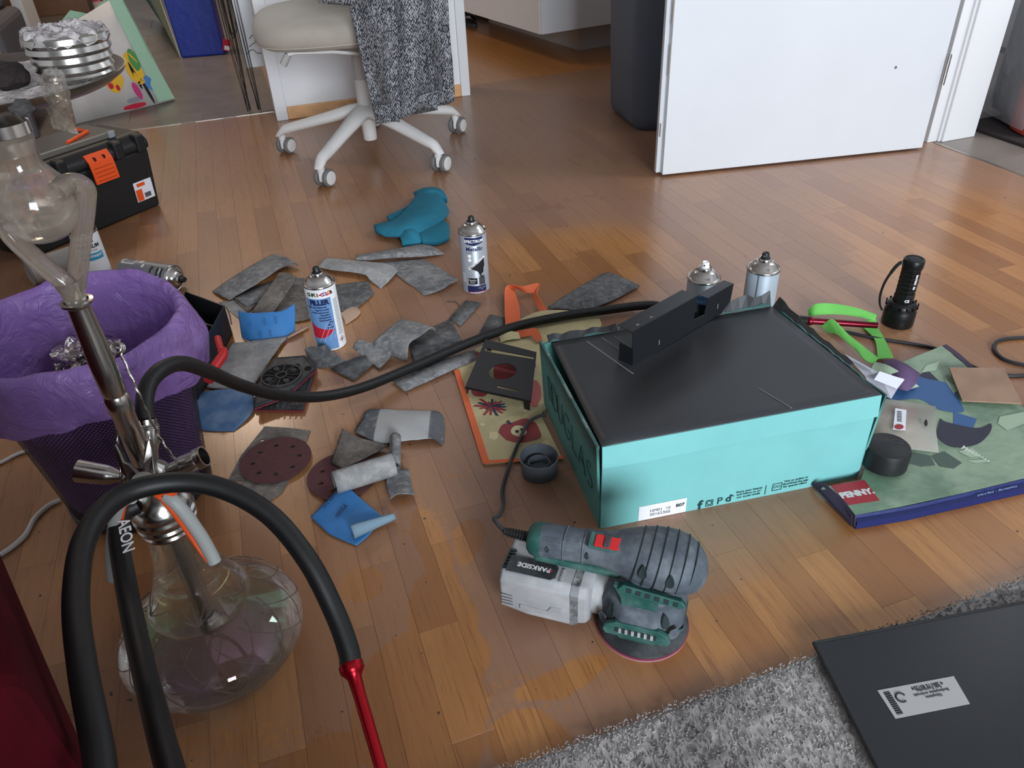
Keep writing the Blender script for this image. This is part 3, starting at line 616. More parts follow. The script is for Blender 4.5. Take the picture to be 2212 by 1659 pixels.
def on_grip(x, ang, h=0):                                   # frame on the grip's skin, z outwards
    z, ry, rz = hsec(x); c_, s_ = math.cos(ang), math.sin(ang); e = 2.4
    f = lambda a: Vector((x, ry * math.copysign(abs(math.cos(a)) ** (2 / e), math.cos(a)), z + rz * math.copysign(abs(math.sin(a)) ** (2 / e), math.sin(a))))
    p, d1 = f(ang), (f(ang + .05) - f(ang - .05)).normalized(); ex = Vector((1, 0, 0)); n_ = ex.cross(d1).normalized()
    if n_.dot(Vector((0, p.y, p.z - z))) < 0: n_ = -n_
    return frame(p + n_ * h, ex, n_.cross(ex))
def drop(s): return [(s * .55 * math.sin(2 * math.pi * k / 18) * (1 - .35 * math.cos(2 * math.pi * k / 18)), s * 1.1 * math.cos(2 * math.pi * k / 18)) for k in range(18)]
def recess(M, s, parent=None):
    q = G(); d = drop(s); n = len(d)
    q.add([(x, y, .0008) for x, y in d] + [(x * .78, y * .78, .0004) for x, y in d] + [(x * 1.15, y * 1.15, -.0008) for x, y in d],
          [(i, (i + 1) % n, n + (i + 1) % n, n + i) for i in range(n)] + [tuple(range(n, 2 * n))] + [(2 * n + i, 2 * n + (i + 1) % n, (i + 1) % n, i) for i in range(n)], M)
    return q.build('screw_recess', PIT, parent or SD, smooth=40)
D = math.radians
recess(on_grip(.000, D(168), .0000), .0085, grip); recess(on_grip(.034, D(172), .0000), .0085, grip); recess(on_grip(-.075, D(172), -.0002), .0050, grip); recess(on_grip(-.128, D(170), -.0002), .0045, grip)
# knurled patches: fine ribs on the handle
for x0, x1 in ((-.138, -.110), (-.104, -.084)):
    q = G()
    for k in range(9):
        for s_ in (1, -1):
            a0, a1 = D(122), D(182); pts = []
            for j in range(5):
                t_ = j / 4; x = x0 + (x1 - x0) * ((k / 9 + s_ * t_ * .5) % 1); pts.append(on_grip(x, a0 + (a1 - a0) * t_).translation + Vector((0, 0, .0002)))
            for p0, p1 in zip(pts, pts[1:]):
                if abs(p0.x - p1.x) < .012: q.tube([p0, p1], .00055, 4, caps=False)
    o = q.build('knurling', SRUB, grip); o['kind'] = 'stuff'
for x in (-.107, -.081):
    z, ry, rz = hsec(x); G().tube([Vector(p) for p in superell(0, z, ry * 1.01, rz * 1.01, x=x)][3:18], .0012, 6).build('handle_rib', SRUB, grip)
# green frame of the handle: end cap, spine under the grip, switch seat
G().loft([superell(0, .121, ry, rz, x=x) for x, ry, rz in ((-.158, .016, .016), (-.154, .020, .020), (-.145, .0228, .0228), (-.138, .0228, .0228))], closed=True, caps=True).build('end_cap', SGRN, SD, smooth=40)
q = G()
for x0, x1, w_, z0, z1 in ((-.148, -.03, .0195, .098, .110),): q.box(x0, x1, -w_, w_, z0, z1)
q.build('handle_spine', SGRN, SD, bevel=.004)
sm = on_grip(-.050, D(112), .0)
G().box(-.024, .020, -.011, .012, -.003, .0022, sm).build('switch_seat', SGRN, SD, bevel=.0015)
sw = G().box(-.016, .016, -.0085, .0085, 0, .0042, sm).build('switch', REDPL, SD, bevel=.001)
G().box(-.004, .004, -.0086, .0086, .004, .0064, sm).build('switch_slider', SBLK, sw, bevel=.001)
# neck, green side with vent slots, lower housing
def ring(r, z, n=24, sx=1.0, sy=1.0, cut=.0): return [(r * sx * math.cos(2 * math.pi * k / n), r * sy * math.sin(2 * math.pi * k / n), z) for k in range(n)]
G().loft([ring(.046, .072), ring(.040, .080), ring(.034, .090), ring(.032, .102), ring(.034, .118)], closed=True, caps=True).build('neck', SRUB, SD, smooth=45)
oct_ = lambda r, z, ph=22.5, sx=1.0: [(r * sx * math.cos(D(ph + 45 * k)), r * math.sin(D(ph + 45 * k)), z) for k in range(8)]
G().loft([oct_(.050, .0260), oct_(.056, .030), oct_(.060, .044), oct_(.058, .060), oct_(.051, .074), oct_(.042, .080)], closed=True, caps=True).build('housing', SRUB, SD, bevel=.004, seg=3, smooth=40)
# green front grille (towards the camera side)
VM = frame((0, -.0545, .044), (1, 0, 0), (0, .10, 1)) @ T(0, 0, 0)
gm = RZ(D(0))
skirt = G().prism([(-.040, -.007), (.040, -.007), (.044, .000), (.040, .010), (.028, .016), (-.028, .016), (-.040, .010), (-.044, 0)], -.004, .0035, VM).build('vent_panel', SGRN, SD, bevel=.0015)
for k in range(7): G().box(-.0275 + k * .0082, -.0275 + k * .0082 + .0042, .001, .0085, .0030, .0042, VM).build('vent_slot', PIT, skirt)
for k in range(6): G().box(-.0225 + k * .0082, -.0225 + k * .0082 + .0036, .0005, .0080, .0030, .0052, VM).build('vent_rib', SDUST, skirt)
G().loft([oct_(.046, .0210), oct_(.0565, .0270), oct_(.0600, .034), oct_(.0605, .038)], closed=True).build('skirt', SGRN, SD, bevel=.002, solid=.002)
SM2 = frame((.012, -.0385, .1050), (1, 0, -.10), (0, .35, 1))
vp = G().prism([(-.042, -.002), (-.036, -.006), (.038, -.0055), (.045, 0), (.038, .006), (-.036, .006)], -.006, .0045, SM2).build('vent_panel', SGRN, SD, bevel=.0012)
for k in range(6): G().box(-.030 + k * .0118, -.030 + k * .0118 + .0062, -.0028, .0032, .0040, .0052, SM2).build('vent_slot', PIT, vp)
G().prism([(-.024, .072), (.016, .072), (.022, .080), (.024, .106), (-.036, .110), (-.026, .090)], -.0405, -.030, Matrix(((1, 0, 0, 0), (0, 0, 1, 0), (0, 1, 0, 0), (0, 0, 0, 1)))).build('neck_panel', SGRN, SD, bevel=.002)
for x, z, s_ in ((-.036, .064, .0095), (.034, .066, .0088)): recess(frame((x, -.0425 if x < 0 else -.0425, z), (1, .80 if x > 0 else -.80, 0), (0, .45, 1)), s_)
for x in (-.046, .046):
    G().lathe([(0, 0), (.010, 0), (.0085, .0012), (.007, .0004), (0, .0004)], 6, frame((x, -.0435, .048), (1, .9 * (1 if x > 0 else -1), 0), (0, .1, 1))).build('hex_boss', SRUB, SD)
# dust outlet and dust box at the rear
G().tube([(-.045, 0, .042), (-.070, 0, .044)], [.027, .030], 20).build('dust_outlet', SDUST, SD, smooth=40)
DBX = [(-.192, .036, .020, .078), (-.188, .043, .014, .084), (-.150, .046, .010, .088), (-.090, .046, .010, .088), (-.082, .043, .012, .085), (-.070, .041, .014, .081), (-.066, .036, .018, .076)]
def rrect(x, w, z0, z1, c=.010): return [(x, -w + c, z0), (x, w - c, z0), (x, w, z0 + c), (x, w, z1 - c), (x, w - c, z1), (x, -w + c, z1), (x, -w, z1 - c), (x, -w, z0 + c)]
db = G().loft([rrect(*r_) for r_ in DBX], closed=True, caps=True).build('dust_box', SDUST, SD, bevel=.003, seg=3, smooth=40)
G().loft([rrect(x, w + .0006, z0 - .0006, z1 + .0006) for x, w, z0, z1 in ((-.0900, .046, .010, .088), (-.0800, .0428, .0122, .0846))], closed=True).build('smoked_window', mat('smoked_plastic', '5a5c5e', .35, var=.5, vs=60, dust='c8c8c6', dusta=.7, ds=35), db)
PM = frame((-.150, 0, .0886), (1, 0, 0), (0, 1, 0)); PT = frame((-.148, -.026, .0882), (1, 0, 0), (0, 1, .0))
plate = G().prism([(-.034, -.014), (.028, -.014), (.034, -.009), (.034, .009), (.028, .014), (-.034, .014)], 0, .0012, T(-.148, -.022, .0880)).build('name_plate', SBLK, db)
q = text(G(), 'PARKSIDE', .0105, T(-.146, -.0215, .0894) @ RZ(math.pi), .0003); q.build('lettering', WINK, plate)
G().box(-.124, -.121, -.0235, -.0195, .0893, .0895).build('logo', RINK, plate)
for k in range(6): G().box(-.1885 + k * .0001, -.178, -.030 + k * .0062, -.0275 + k * .0062, .080, .0875).build('louvre', PIT, db)
for k in range(6): G().box(-.108 + 0, -.104, -.036 + k * .004, -.0342 + k * .004, .0878, .0895).build('catch_rib', SDUST, db)
for k in range(4): G().box(-.186, -.170, -.0470, -.0455, .030 + k * .006, .0325 + k * .006).build('side_rib', SDUST, db)
G().prism([(-.160, .030), (-.118, .030), (-.112, .040), (-.100, .040), (-.100, .048), (-.116, .048), (-.122, .038), (-.160, .038)], -.0475, -.0455, Matrix(((1, 0, 0, 0), (0, 0, 1, 0), (0, 1, 0, 0), (0, 0, 0, 1)))).build('moulded_ridge', SDUST, db, bevel=.0008)
# strain relief and cable running back behind the carton
q = []
for k in range(9): x = -.170 - k * .0042; q += [(.0085 - k * .0003, x)]
pts = [(-.156 - k * .0042, 0, .121 + .00002 * k * k) for k in range(10)]
G().tube(pts, .0052, 10).build('strain_relief', RUBBER, SD, smooth=40)
for k in range(8): G().tube([(p[0] - .0008, 0, p[2]) for p in pts[k:k + 1]] + [(pts[k][0] - .0026, 0, pts[k][2])], .0078 - k * .0002, 12).build('relief_ring', RUBBER, SD)
cb = [SD.matrix_world @ Vector(pts[-1])] + [at(1070, 1125, .105), at(1078, 1118, .085), at(1087, 1090, .03), at(1085, 1060, .008), at(1095, 1020, .004), at(1118, 960, .010), at(1140, 915, .010), at(1162, 900, .010), at(1180, 896, .012)]
cb[1] = at(1068, 1122, .118); cb[2] = at(1080, 1112, .095)
G().tube(crom(cb, 8), .0032, 8).build('cable', mat('grey_cable', '3a3d40', .6), SD, smooth=60, world=True)
# ================================================================== waste bin with purple liner
def mesh_mat():
    t = NT('black_wire_mesh'); v = t.obj(); sp = t.n('ShaderNodeSeparateXYZ'); t.l(v, sp.inputs[0])
    an = t.math('ARCTAN2', sp.outputs[1], sp.outputs[0]); A_ = t.math('MULTIPLY', an, 62.0); Z_ = t.math('MULTIPLY', sp.outputs[2], 500.0)
    s1 = t.math('ABSOLUTE', t.math('SINE', t.math('ADD', A_, Z_))); s2 = t.math('ABSOLUTE', t.math('SINE', t.math('SUBTRACT', A_, Z_)))
    t.l(t.math('LESS_THAN', t.math('MINIMUM', s1, s2), .50), t.b.inputs['Alpha'])
    t.b.inputs['Base Color'].default_value = lin('15151a'); t.b.inputs['Roughness'].default_value = .5; return t.m
MESHM = mesh_mat(); BINB = mat('black_enamel', '121216', .45)
def liner_mat():
    t = NT('purple_film'); v = t.obj(); n_ = t.noise(v, 9, 3); t.l(t.mix(n_, '8563b2', 'b48ed2'), t.b.inputs['Base Color']); t.b.inputs['Roughness'].default_value = .22
    t.b.inputs['Subsurface Weight'].default_value = 0; tr = t.n('ShaderNodeBsdfTranslucent'); tr.inputs[0].default_value = lin('9a6fca'); mx = t.n('ShaderNodeMixShader'); mx.inputs[0].default_value = .3
    t.l(t.b.outputs[0], mx.inputs[1]); t.l(tr.outputs[0], mx.inputs[2]); t.l(mx.outputs[0], t.out.inputs[0]); t.bump(t.noise(v, 22, 5, .6, 1.6), .8, .012); return t.m
LINER = liner_mat()
bc = Vector((-.645, 1.005, 0)); R0, R1, RH = .112, .150, .315
bn = thing('waste_bin', 'black wire mesh waste bin lined with a purple plastic bag, beside the hookah', 'waste bin', Matrix.Translation(bc))
G().lathe([(R0, .018), (R1, RH)], 96).build('mesh_wall', MESHM, bn, smooth=60)
G().lathe([(0, .001), (R0 - .004, 0), (R0 + .002, .006), (R0 + .003, .018), (R0, .020), (0, .004)], 64).build('base', BINB, bn, smooth=40)
G().lathe([(R1 - .003, RH - .006), (R1 + .003, RH - .006), (R1 + .003, RH + .002), (R1 - .003, RH + .002)], 64).build('rim', BINB, bn, smooth=40)
N, K = 160, 22; rows = []
for j in range(K + 1):
    t_ = j / K; row = []
    for i in range(N):
        a = 2 * math.pi * i / N; d = Vector((math.cos(a), math.sin(a), 0))
        w = noise.noise((d.x * 3, d.y * 3, t_ * 1.2)); w2 = noise.noise((d.x * 9 + 5, d.y * 9, t_ * 2))
        if t_ < .42:                                          # skirt outside, hanging from the rim
            s = t_ / .42; z = RH + .008 - (.085 + .018 * math.sin(a * 2 + .6) + .012 * w) * (1 - s); r = R1 + .010 + .006 * w2 * (1 - s) - .010 * (1 - s) * (R1 - R0) / RH + .006 * (1 - s)
            if math.cos(a - .25) > .55: r += .016 * (math.cos(a - .25) - .55) / .45 * (1 - abs(2 * s - 1))
        elif t_ < .55: s = (t_ - .42) / .13; z = RH + .008 + .010 * math.sin(s * math.pi) + .010 * w + .012 * max(0, math.sin(a - .5)) ; r = R1 + .010 - .020 * s
        else: s = (t_ - .55) / .45; z = RH + .006 - (.285) * s; r = min(R1 - .010, R0 + (R1 - R0) * (z - .018) / (RH - .018) - .005 - .012 * abs(w2) * min(1, s * 3))
        if .42 <= t_: z += 0
        row.append(d * r + Vector((0, 0, z)))
    rows.append(row)
lin_ = G().loft(rows, closed=True); lin_.poly([rows[-1][i] for i in range(N)])
lin_.build('bin_liner', LINER, bn, smooth=70)
rows = []
for j in range(10):
    rows.append([(r_ * math.cos(a), r_ * math.sin(a), .205 + .020 * noise.noise((r_ * math.cos(a) * 18, r_ * math.sin(a) * 18, 3)) + .012 * noise.noise((r_ * math.cos(a) * 50, r_ * math.sin(a) * 50, 6))) for r_ in [.126 * j / 9 + 1e-4] for a in [2 * math.pi * i / 48 for i in range(48)]])
G().loft(rows, closed=True).build('liner_fold', LINER, bn, smooth=70)
# crumpled foil inside the bin
def crumple(name, label, cat, c, r, m, seed, squash=.6, sub=4, amp=.55, parts=None):
    bm = bmesh.new(); bmesh.ops.create_icosphere(bm, subdivisions=sub, radius=1)
    for v in bm.verts:
        n_ = 1 + amp * (noise.noise(v.co * 1.7 + Vector((seed, 0, 0))) + .5 * noise.cell(v.co * 3.1 + Vector((0, seed, 0))) - .2); v.co *= n_; v.co.z *= squash
    q = G(); bm.verts.ensure_lookup_table(); q.v = [v.co * r + Vector(c) for v in bm.verts]; q.f = [tuple(x.index for x in f.verts) for f in bm.faces]; bm.free()
    return tag(rebase(q.build(name, m)), label, cat)
FOIL = mat('aluminium_foil', 'c4bfb9', .22, metal=1, bump=.8, bs=120, bd=.004)
crumple('foil_ball', 'crumpled aluminium foil lying inside the purple bin liner', 'foil', at(158, 770, .235) - Vector((0, 0, .0)), .034, FOIL, 3.1, .7)
crumple('foil_ball', 'small crumpled foil scrap inside the bin behind the hookah stem', 'foil', at(232, 752, .235), .020, FOIL, 7.7, .7)
# ================================================================== hookah
ax = at(477, 1400); HM = Matrix.Translation(ax)
hk = thing('hookah', 'glass and steel hookah with cut glass base standing on the floor at left', 'hookah', HM)
def glassmat(name, tint, alpha, rough, film=0, bumpy=0):
    t = NT(name); b = t.b; b.inputs['Base Color'].default_value = lin(tint); b.inputs['Transmission Weight'].default_value = 1; b.inputs['Roughness'].default_value = rough
    b.inputs['IOR'].default_value = 1.45; b.inputs['Alpha'].default_value = alpha
    if film: b.inputs['Thin Film Thickness'].default_value = film; b.inputs['Thin Film IOR'].default_value = 1.75; b.inputs['Transmission Weight'].default_value = .93
    if bumpy: t.bump(t.noise(t.obj(), 40, 2), bumpy, .002)
    return t.m
GLASSB = glassmat('iridescent_glass', 'e2d8c8', .46, .03, 585)
GLASSC = glassmat('smoky_glass', 'b9ab9c', .72, .08, 0, .15); GLASSC.node_tree.nodes['Principled BSDF'].inputs['Transmission Weight'].default_value = .72
HGL = [(0, .003), (.060, .001), (.088, .004), (.108, .016), (.117, .032), (.1185, .044), (.113, .058), (.099, .073), (.080, .086), (.062, .095), (.056, .098), (.0575, .101), (.0630, .104), (.0640, .108), (.0600, .113), (.0560, .122), (.0510, .134), (.0445, .150), (.0385, .168), (.0335, .190), (.0300, .215), (.0280, .240), (.0275, .262)]
gb = G().lathe(HGL, 72).build('glass_base', GLASSB, hk, smooth=80)
# cut pattern: crossing grooves on the bowl, leaf cuts on the bell
CUT = mat('ground_glass', '6b5c54', .4, alpha=.6)
def prof_r(z, lo=.0, hi=.3):
    for a, b in zip(HGL, HGL[1:]):
        if a[1] <= z <= b[1] and z >= .044: return a[0] + (b[0] - a[0]) * (z - a[1]) / (b[1] - a[1] + 1e-9)
    return .117
for k in range(12):
    for s_ in (1, -1):
        pts = []
        for j in range(13):
            z = .046 + .046 * j / 12; a = 2 * math.pi * k / 12 + s_ * .62 * j / 12; r = prof_r(z) + .0003; pts.append((r * math.cos(a), r * math.sin(a), z))
        G().tube(pts, .0009, 5).build('cut_groove', CUT, gb)
for k in range(5):
    for j in range(-2, 3):
        pts = []
        for i in range(4):
            z = .116 + (.030 - abs(j) * .004) * i / 3; a = 2 * math.pi * k / 5 + .35 * j * (i / 3) * .9; r = prof_r(z) + .0002; pts.append((r * math.cos(a), r * math.sin(a), z))
        G().tube(pts, [.0009, .0008, .0006, .0002], 4).build('leaf_cut', CUT, gb)
# metal body
G().lathe([(0, .052), (.0065, .050), (.0075, .054), (.0075, .250)], 24).build('down_stem', STEELD, hk, smooth=40)
G().lathe([(.0100, .046), (.0150, .048), (.0150, .066), (.0095, .072)], 24).build('diffuser', STEELD, hk, smooth=40)
col = [(.0265, .232), (.0315, .234), (.0325, .238), (.0310, .241), (.0335, .244), (.0345, .248), (.0325, .251), (.0350, .254), (.0355, .260), (.0330, .263), (.0345, .266), (.0335, .274), (.0300, .279), (.0270, .284), (.0245, .296), (.0245, .316), (.0200, .324), (.0135, .330), (.0118, .334)]
G().lathe(col, 48).build('collar', STEEL, hk, smooth=35)
G().lathe([(.0112, .328), (.0118, .345), (.0118, .405), (.0128, .408), (.0128, .424), (.0112, .428), (.0122, .432), (.0126, .470), (.0116, .500), (.0106, .528), (.0108, .533), (.0150, .537), (.0152, .539), (.0115, .5395), (.0095, .534), (.0090, .520)], 40).build('stem', STEEL, hk, smooth=35)
# ports: two plugs, two hose sockets
def port(name, p, q, rs, m=STEEL):
    p, q = Vector(p), Vector(q); L = (q - p).length
    return G().lathe([(r, L * t_) for r, t_ in rs], 28, along(p, q)).build(name, m, hk, smooth=35)
loc = lambda px, py, z: at(px, py, z) - ax
hub = Vector((0, 0, .306))
l1 = loc(168, 1017, .325); port('port', hub + (l1 - hub).normalized() * .020, l1, [(.006, 0), (.0065, .25), (.0105, .42), (.0112, .48), (.0125, .8), (.0130, 1), (.0112, 1), (.0100, .85), (0, .85)])
l2 = loc(441, 985, .330); port('port', hub + (l2 - hub).normalized() * .020, l2, [(.0095, 0), (.0100, .42), (.0120, .47), (.0120, .80), (.0126, .82), (.0120, .86), (.0126, .90), (.0122, 1), (.0105, 1), (.0100, .6), (0, .6)])
hb1 = loc(322, 1000, .322); hb2 = loc(317, 905, .365); port('hose_connector', hub + Vector((0, .012, .008)), hb2, [(.0075, 0), (.0080, .35), (.0100, .45), (.0118, .55), (.0118, .78), (.0125, .79), (.0118, .81), (.0125, .83), (.0118, .85), (.0125, .87), (.0105, .90), (.0105, 1), (0, 1)])
hf = loc(292, 1092, .300); port('hose_connector', hub + (hf - hub).normalized() * .018, hf, [(.0100, 0), (.0105, .4), (.0125, .45), (.0125, .8), (.0132, .83), (.0125, .88), (.0130, .95), (.0115, 1), (0, 1)])
# molasses catcher of clear glass: bulb, neck, two curved arms that meet above the stem
G().lathe([(.0105, .530), (.0098, .545), (.0115, .552), (.0140, .562)], 32).build('catcher_foot', GLASSC, hk, smooth=60)
G().lathe([(0, .6035), (.016, .6055), (.028, .6140), (.0345, .6270), (.0350, .6400), (.0300, .6550), (.0220, .6660), (.0180, .6720), (.0180, .6900), (.0195, .6930), (.0195, .6990)], 40).build('catcher_bulb', GLASSC, hk, smooth=60)
def arm(P): return G().tube(crom(P, 8), .0090, 16, caps=False).build('catcher_arm', GLASSC, hk, smooth=60)
arm([loc(120, 418, .650), loc(150, 395, .652), loc(182, 405, .645), loc(184, 440, .630), loc(175, 520, .595), loc(168, 585, .565), loc(163, 625, .548)])
arm([loc(40, 455, .632), loc(12, 455, .630), loc(6, 475, .622), loc(30, 515, .605), loc(90, 570, .580), loc(140, 612, .560), loc(158, 640, .545)])
G().lathe([(.0165, .672), (.0165, .682), (0, .684)], 28).build('molasses', mat('amber_liquid', '9a5a14', .1, trans=.6, alpha=.8), hk, smooth=40)
G().lathe([(.0150, .682), (.0155, .694), (.0200, .699), (.0200, .709), (.0140, .716), (.0120, .726), (.0130, .736)], 32).build('bowl_adapter', STEEL, hk, smooth=35)
# ash plate with head of stacked rings, ash and coal
pz = .734; PR = .108
ASH = mat('grey_ash', 'a9a29f', .95, var=.25, vs=60, bump=.9, bs=150, bd=.004)
pl = G().lathe([(0, pz), (PR - .012, pz), (PR - .002, pz + .006), (PR, pz + .010), (PR - .002, pz + .010), (PR - .014, pz + .003), (0, pz + .003)], 64).build('ash_plate', STEELD, hk, smooth=40)
q = G(); n = 40; rows = []
for j in range(13):
    row = []
    for i in range(n):
        a = 2 * math.pi * i / n; r = (PR - .012) * j / 12 + 1e-5; x, y = r * math.cos(a), r * math.sin(a)
        row.append((x, y, pz + .004 + max(0, .008 * noise.noise((x * 45, y * 45, 1)) + .006 * noise.noise((x * 130, y * 130, 2)))))
    rows.append(row)
G().loft(rows, closed=True).build('ash', ASH, pl, smooth=60)
hd = at(172, 168, pz + .004) - ax
def sh(prof, name, m, par, n=40): return G().lathe([(r, z + pz + .004) for r, z in prof], n, T(hd.x, hd.y, 0)).build(name, m, par, smooth=35)
BM_ = sh([(0, 0), (.027, 0), (.0285, .004), (.0275, .006), (.030, .009), (.0285, .013), (.031, .016), (.0300, .020), (.0325, .023), (.0315, .027), (.0335, .030), (.0330, .034), (.0305, .036), (0, .034)], 'heat_device', STEEL, hk)
n = 48; rows = []; n = 72
for j in range(15):
    row = []
    for i in range(n):
        a = 2 * math.pi * i / n; r = .0335 * j / 14 + 1e-5; x, y = r * math.cos(a), r * math.sin(a)
        row.append((hd.x + x, hd.y + y, pz + .040 + .005 * (1 - (j / 14) ** 2) + .005 * noise.noise((x * 90, y * 90, 4)) + .0035 * noise.noise((x * 300, y * 300, 5)) - (.006 if j == 14 else 0)))
    rows.append(row)
G().loft(rows, closed=True).build('ash', mat('white_ash', 'aaa4a3', .95, col2='7d7777', vs=90, bump=.9, bs=160, bd=.004), BM_, smooth=60)
def lump(name, p, r, m, seed, par):
    bm = bmesh.new(); bmesh.ops.create_icosphere(bm, subdivisions=3, radius=1); q = G()
    for v in bm.verts: v.co *= 1 + .35 * noise.noise(v.co * 2.3 + Vector((seed, 1, 2))); v.co.z *= .7
    bm.verts.index_update(); q.v = [v.co * r + Vector(p) for v in bm.verts]; q.f = [tuple(x.index for x in f.verts) for f in bm.faces]; bm.free(); return q.build(name, m, par, smooth=60)
COAL = mat('burnt_tobacco', '1c1211', .9, bump=1, bs=90, bd=.005)
pp = at(14, 172, pz + .01) - ax; lump('burnt_tobacco', (pp.x, pp.y, pz + .012), .017, COAL, 2, pl); pp = at(45, 228, pz + .01) - ax; lump('coal', (pp.x, pp.y, pz + .008), .008, mat('charcoal', '3a3837', .9), 5, pl)
# scrap of clear film caught on the plate's rim
P_ = [[at(x, y, z - .018) - ax for x, y, z in r_] for r_ in ([(95, 150, .775), (120, 145, .778), (140, 160, .776)], [(88, 185, .768), (118, 180, .780), (150, 190, .768)], [(95, 215, .758), (125, 212, .770), (152, 215, .758)], [(108, 250, .735), (132, 248, .745), (155, 248, .738)], [(112, 275, .722), (138, 282, .728), (166, 285, .722)])]
rows = []
for r_ in P_:
    rr = crom(r_, 5); rows.append(rr)
R2 = list(zip(*[crom([row[i] for row in rows], 5) for i in range(len(rows[0]))]))
R2 = [[p + Vector((0, 0, .004 * noise.noise(p * 160))) + Vector((.003 * noise.noise(p * 130 + Vector((9, 0, 0))), 0, 0)) for p in r_] for r_ in R2]
G().loft(R2).build('clear_film', mat('clear_film', 'efe6d2', .10, trans=.8, alpha=.38, bump=.6, bs=80, bd=.004), hk, solid=.0006)
# ---- hose with red mouthpiece, resting over the hookah's neck
HOSE = mat('black_silicone', '0c0c0d', .5, bump=.02, bs=800)
hs = thing('hookah_hose', 'thick black silicone hookah hose looping in front with a bright red mouthpiece', 'hose', Matrix.Translation(at(300, 1300, .25)))
H1 = [at(296, 1090, .300), at(268, 1108, .298), at(256, 1150, .290), at(268, 1240, .280), at(300, 1400, .285), at(345, 1580, .31), at(380, 1720, .33), at(380, 1860, .345), at(290, 1900, .36), at(232, 1760, .375), at(212, 1620, .385), at(178, 1440, .39), at(164, 1290, .39), at(185, 1160, .39), at(255, 1075, .388), at(360, 1043, .382), at(470, 1052, .37), at(580, 1110, .345), at(665, 1210, .31), at(722, 1320, .27), at(752, 1400, .245), at(758, 1436, .235)]
cp = crom(H1, 8)
hz = G().tube(cp, .0105, 18).build('hose', HOSE, hs, smooth=60, world=True)
m0, m1 = at(758, 1436, .235), at(835, 1700, .185); L = (m1 - m0).length
MPM = mat('red_anodised', '9c1420', .28, metal=.85)
G().lathe([(.0100, -.003), (.0122, 0), (.0122, .006), (.0098, .009), (.0070, .013), (.0062, .03), (.0058, L), (0, L)], 28, along(m0, m1)).build('mouthpiece', MPM, hs, smooth=40, world=True)
# lettering on the hose
tl = [at(262, 1112, .3085), at(285, 1200, .2950)]; t0, t1 = at(258, 1135, .30), at(262, 1205, .288)
tm = frame(at(273, 1157, .301), at(283, 1200, .296) - at(266, 1120, .304), CAM - at(273, 1157, .30)); ey = tm.to_3x3() @ Vector((0, 0, 1))
TM = frame(at(272, 1158, .3025), at(283, 1205, .2975) - at(267, 1115, .306), at(330, 1150, .302) - at(272, 1158, .302))
nrm = TM.to_3x3() @ Vector((0, 0, 1))
text(G(), 'AEON', .017, TM @ T(0, 0, .0012 if nrm.dot(CAM - at(272, 1158, .3)) > 0 else -.0012), .0003, 1.0).build('lettering', WINK, hs, world=True)
# ---- second hose: from the back port across the floor and behind the carton
hs2 = thing('hookah_hose', 'long black hookah hose running across the floor behind the carton to a dark red mouthpiece', 'hose', Matrix.Translation(at(700, 860)))
H2 = [at(317, 908, .362), at(312, 872, .375), at(322, 828, .385), at(352, 797, .385), at(395, 785, .365), at(450, 802, .31), at(520, 832, .22), at(600, 853, .13), at(690, 857, .065), at(780, 838, .035), at(880, 798, .022), at(1000, 746, .018), at(1100, 709, .018), at(1200, 686, .018), at(1300, 671, .018), at(1420, 660, .018)]
H2 += [Vector((.36, 1.45, .0105)), Vector((.52, 1.46, .0105)), at(1745, 693, .016)]
G().tube(crom(H2, 8), .0100, 16).build('hose', HOSE, hs2, smooth=60, world=True)
m0, m1 = at(1748, 693, .016), at(1896, 703, .022); L = (m1 - m0).length
G().lathe([(.0095, -.003), (.0105, 0), (.0090, .006), (.0070, .010), (.0066, L), (.0045, L), (.0045, L - .01), (0, L - .01)], 24, along(m0, m1)).build('mouthpiece', mat('dark_red_anodised', '6a1826', .25, metal=.85), hs2, smooth=40, world=True)
# ---- coal tongs of sprung wire leaning on the stem
tg = thing('coal_tongs', 'steel wire charcoal tongs with a coiled eye hanging beside the hookah stem', 'tongs', Matrix.Translation(ax + Vector((.03, 0, .33))))
e0 = at(251, 752, .465); exr = RC @ Vector((1, 0, 0)); eyr = RC @ Vector((0, -1, 0))
for k in range(3): G().tube([e0 + (exr * math.cos(a) + eyr * math.sin(a)) * .0056 + (RC @ Vector((0, 0, 1))) * .0035 * k for a in [2 * math.pi * i / 16 for i in range(16)]], .0014, 6, closed=True).build('coil', STEEL, tg, smooth=60, world=True)
def twisted(P, r):
    c_ = crom(P, 14); q = []
    for i, p in enumerate(c_): q.append(p + Vector((math.cos(i * 1.3), math.sin(i * 1.3), 0)) * .0006)
    return G().tube(q, r, 6).build('wire_leg', STEEL, tg, smooth=60, world=True)
twisted([at(260, 760, .463), at(300, 850, .42), at(345, 945, .36), at(385, 1000, .335)], .0015); twisted([at(246, 766, .46), at(243, 830, .43), at(252, 920, .37), at(262, 1040, .315)], .0015)
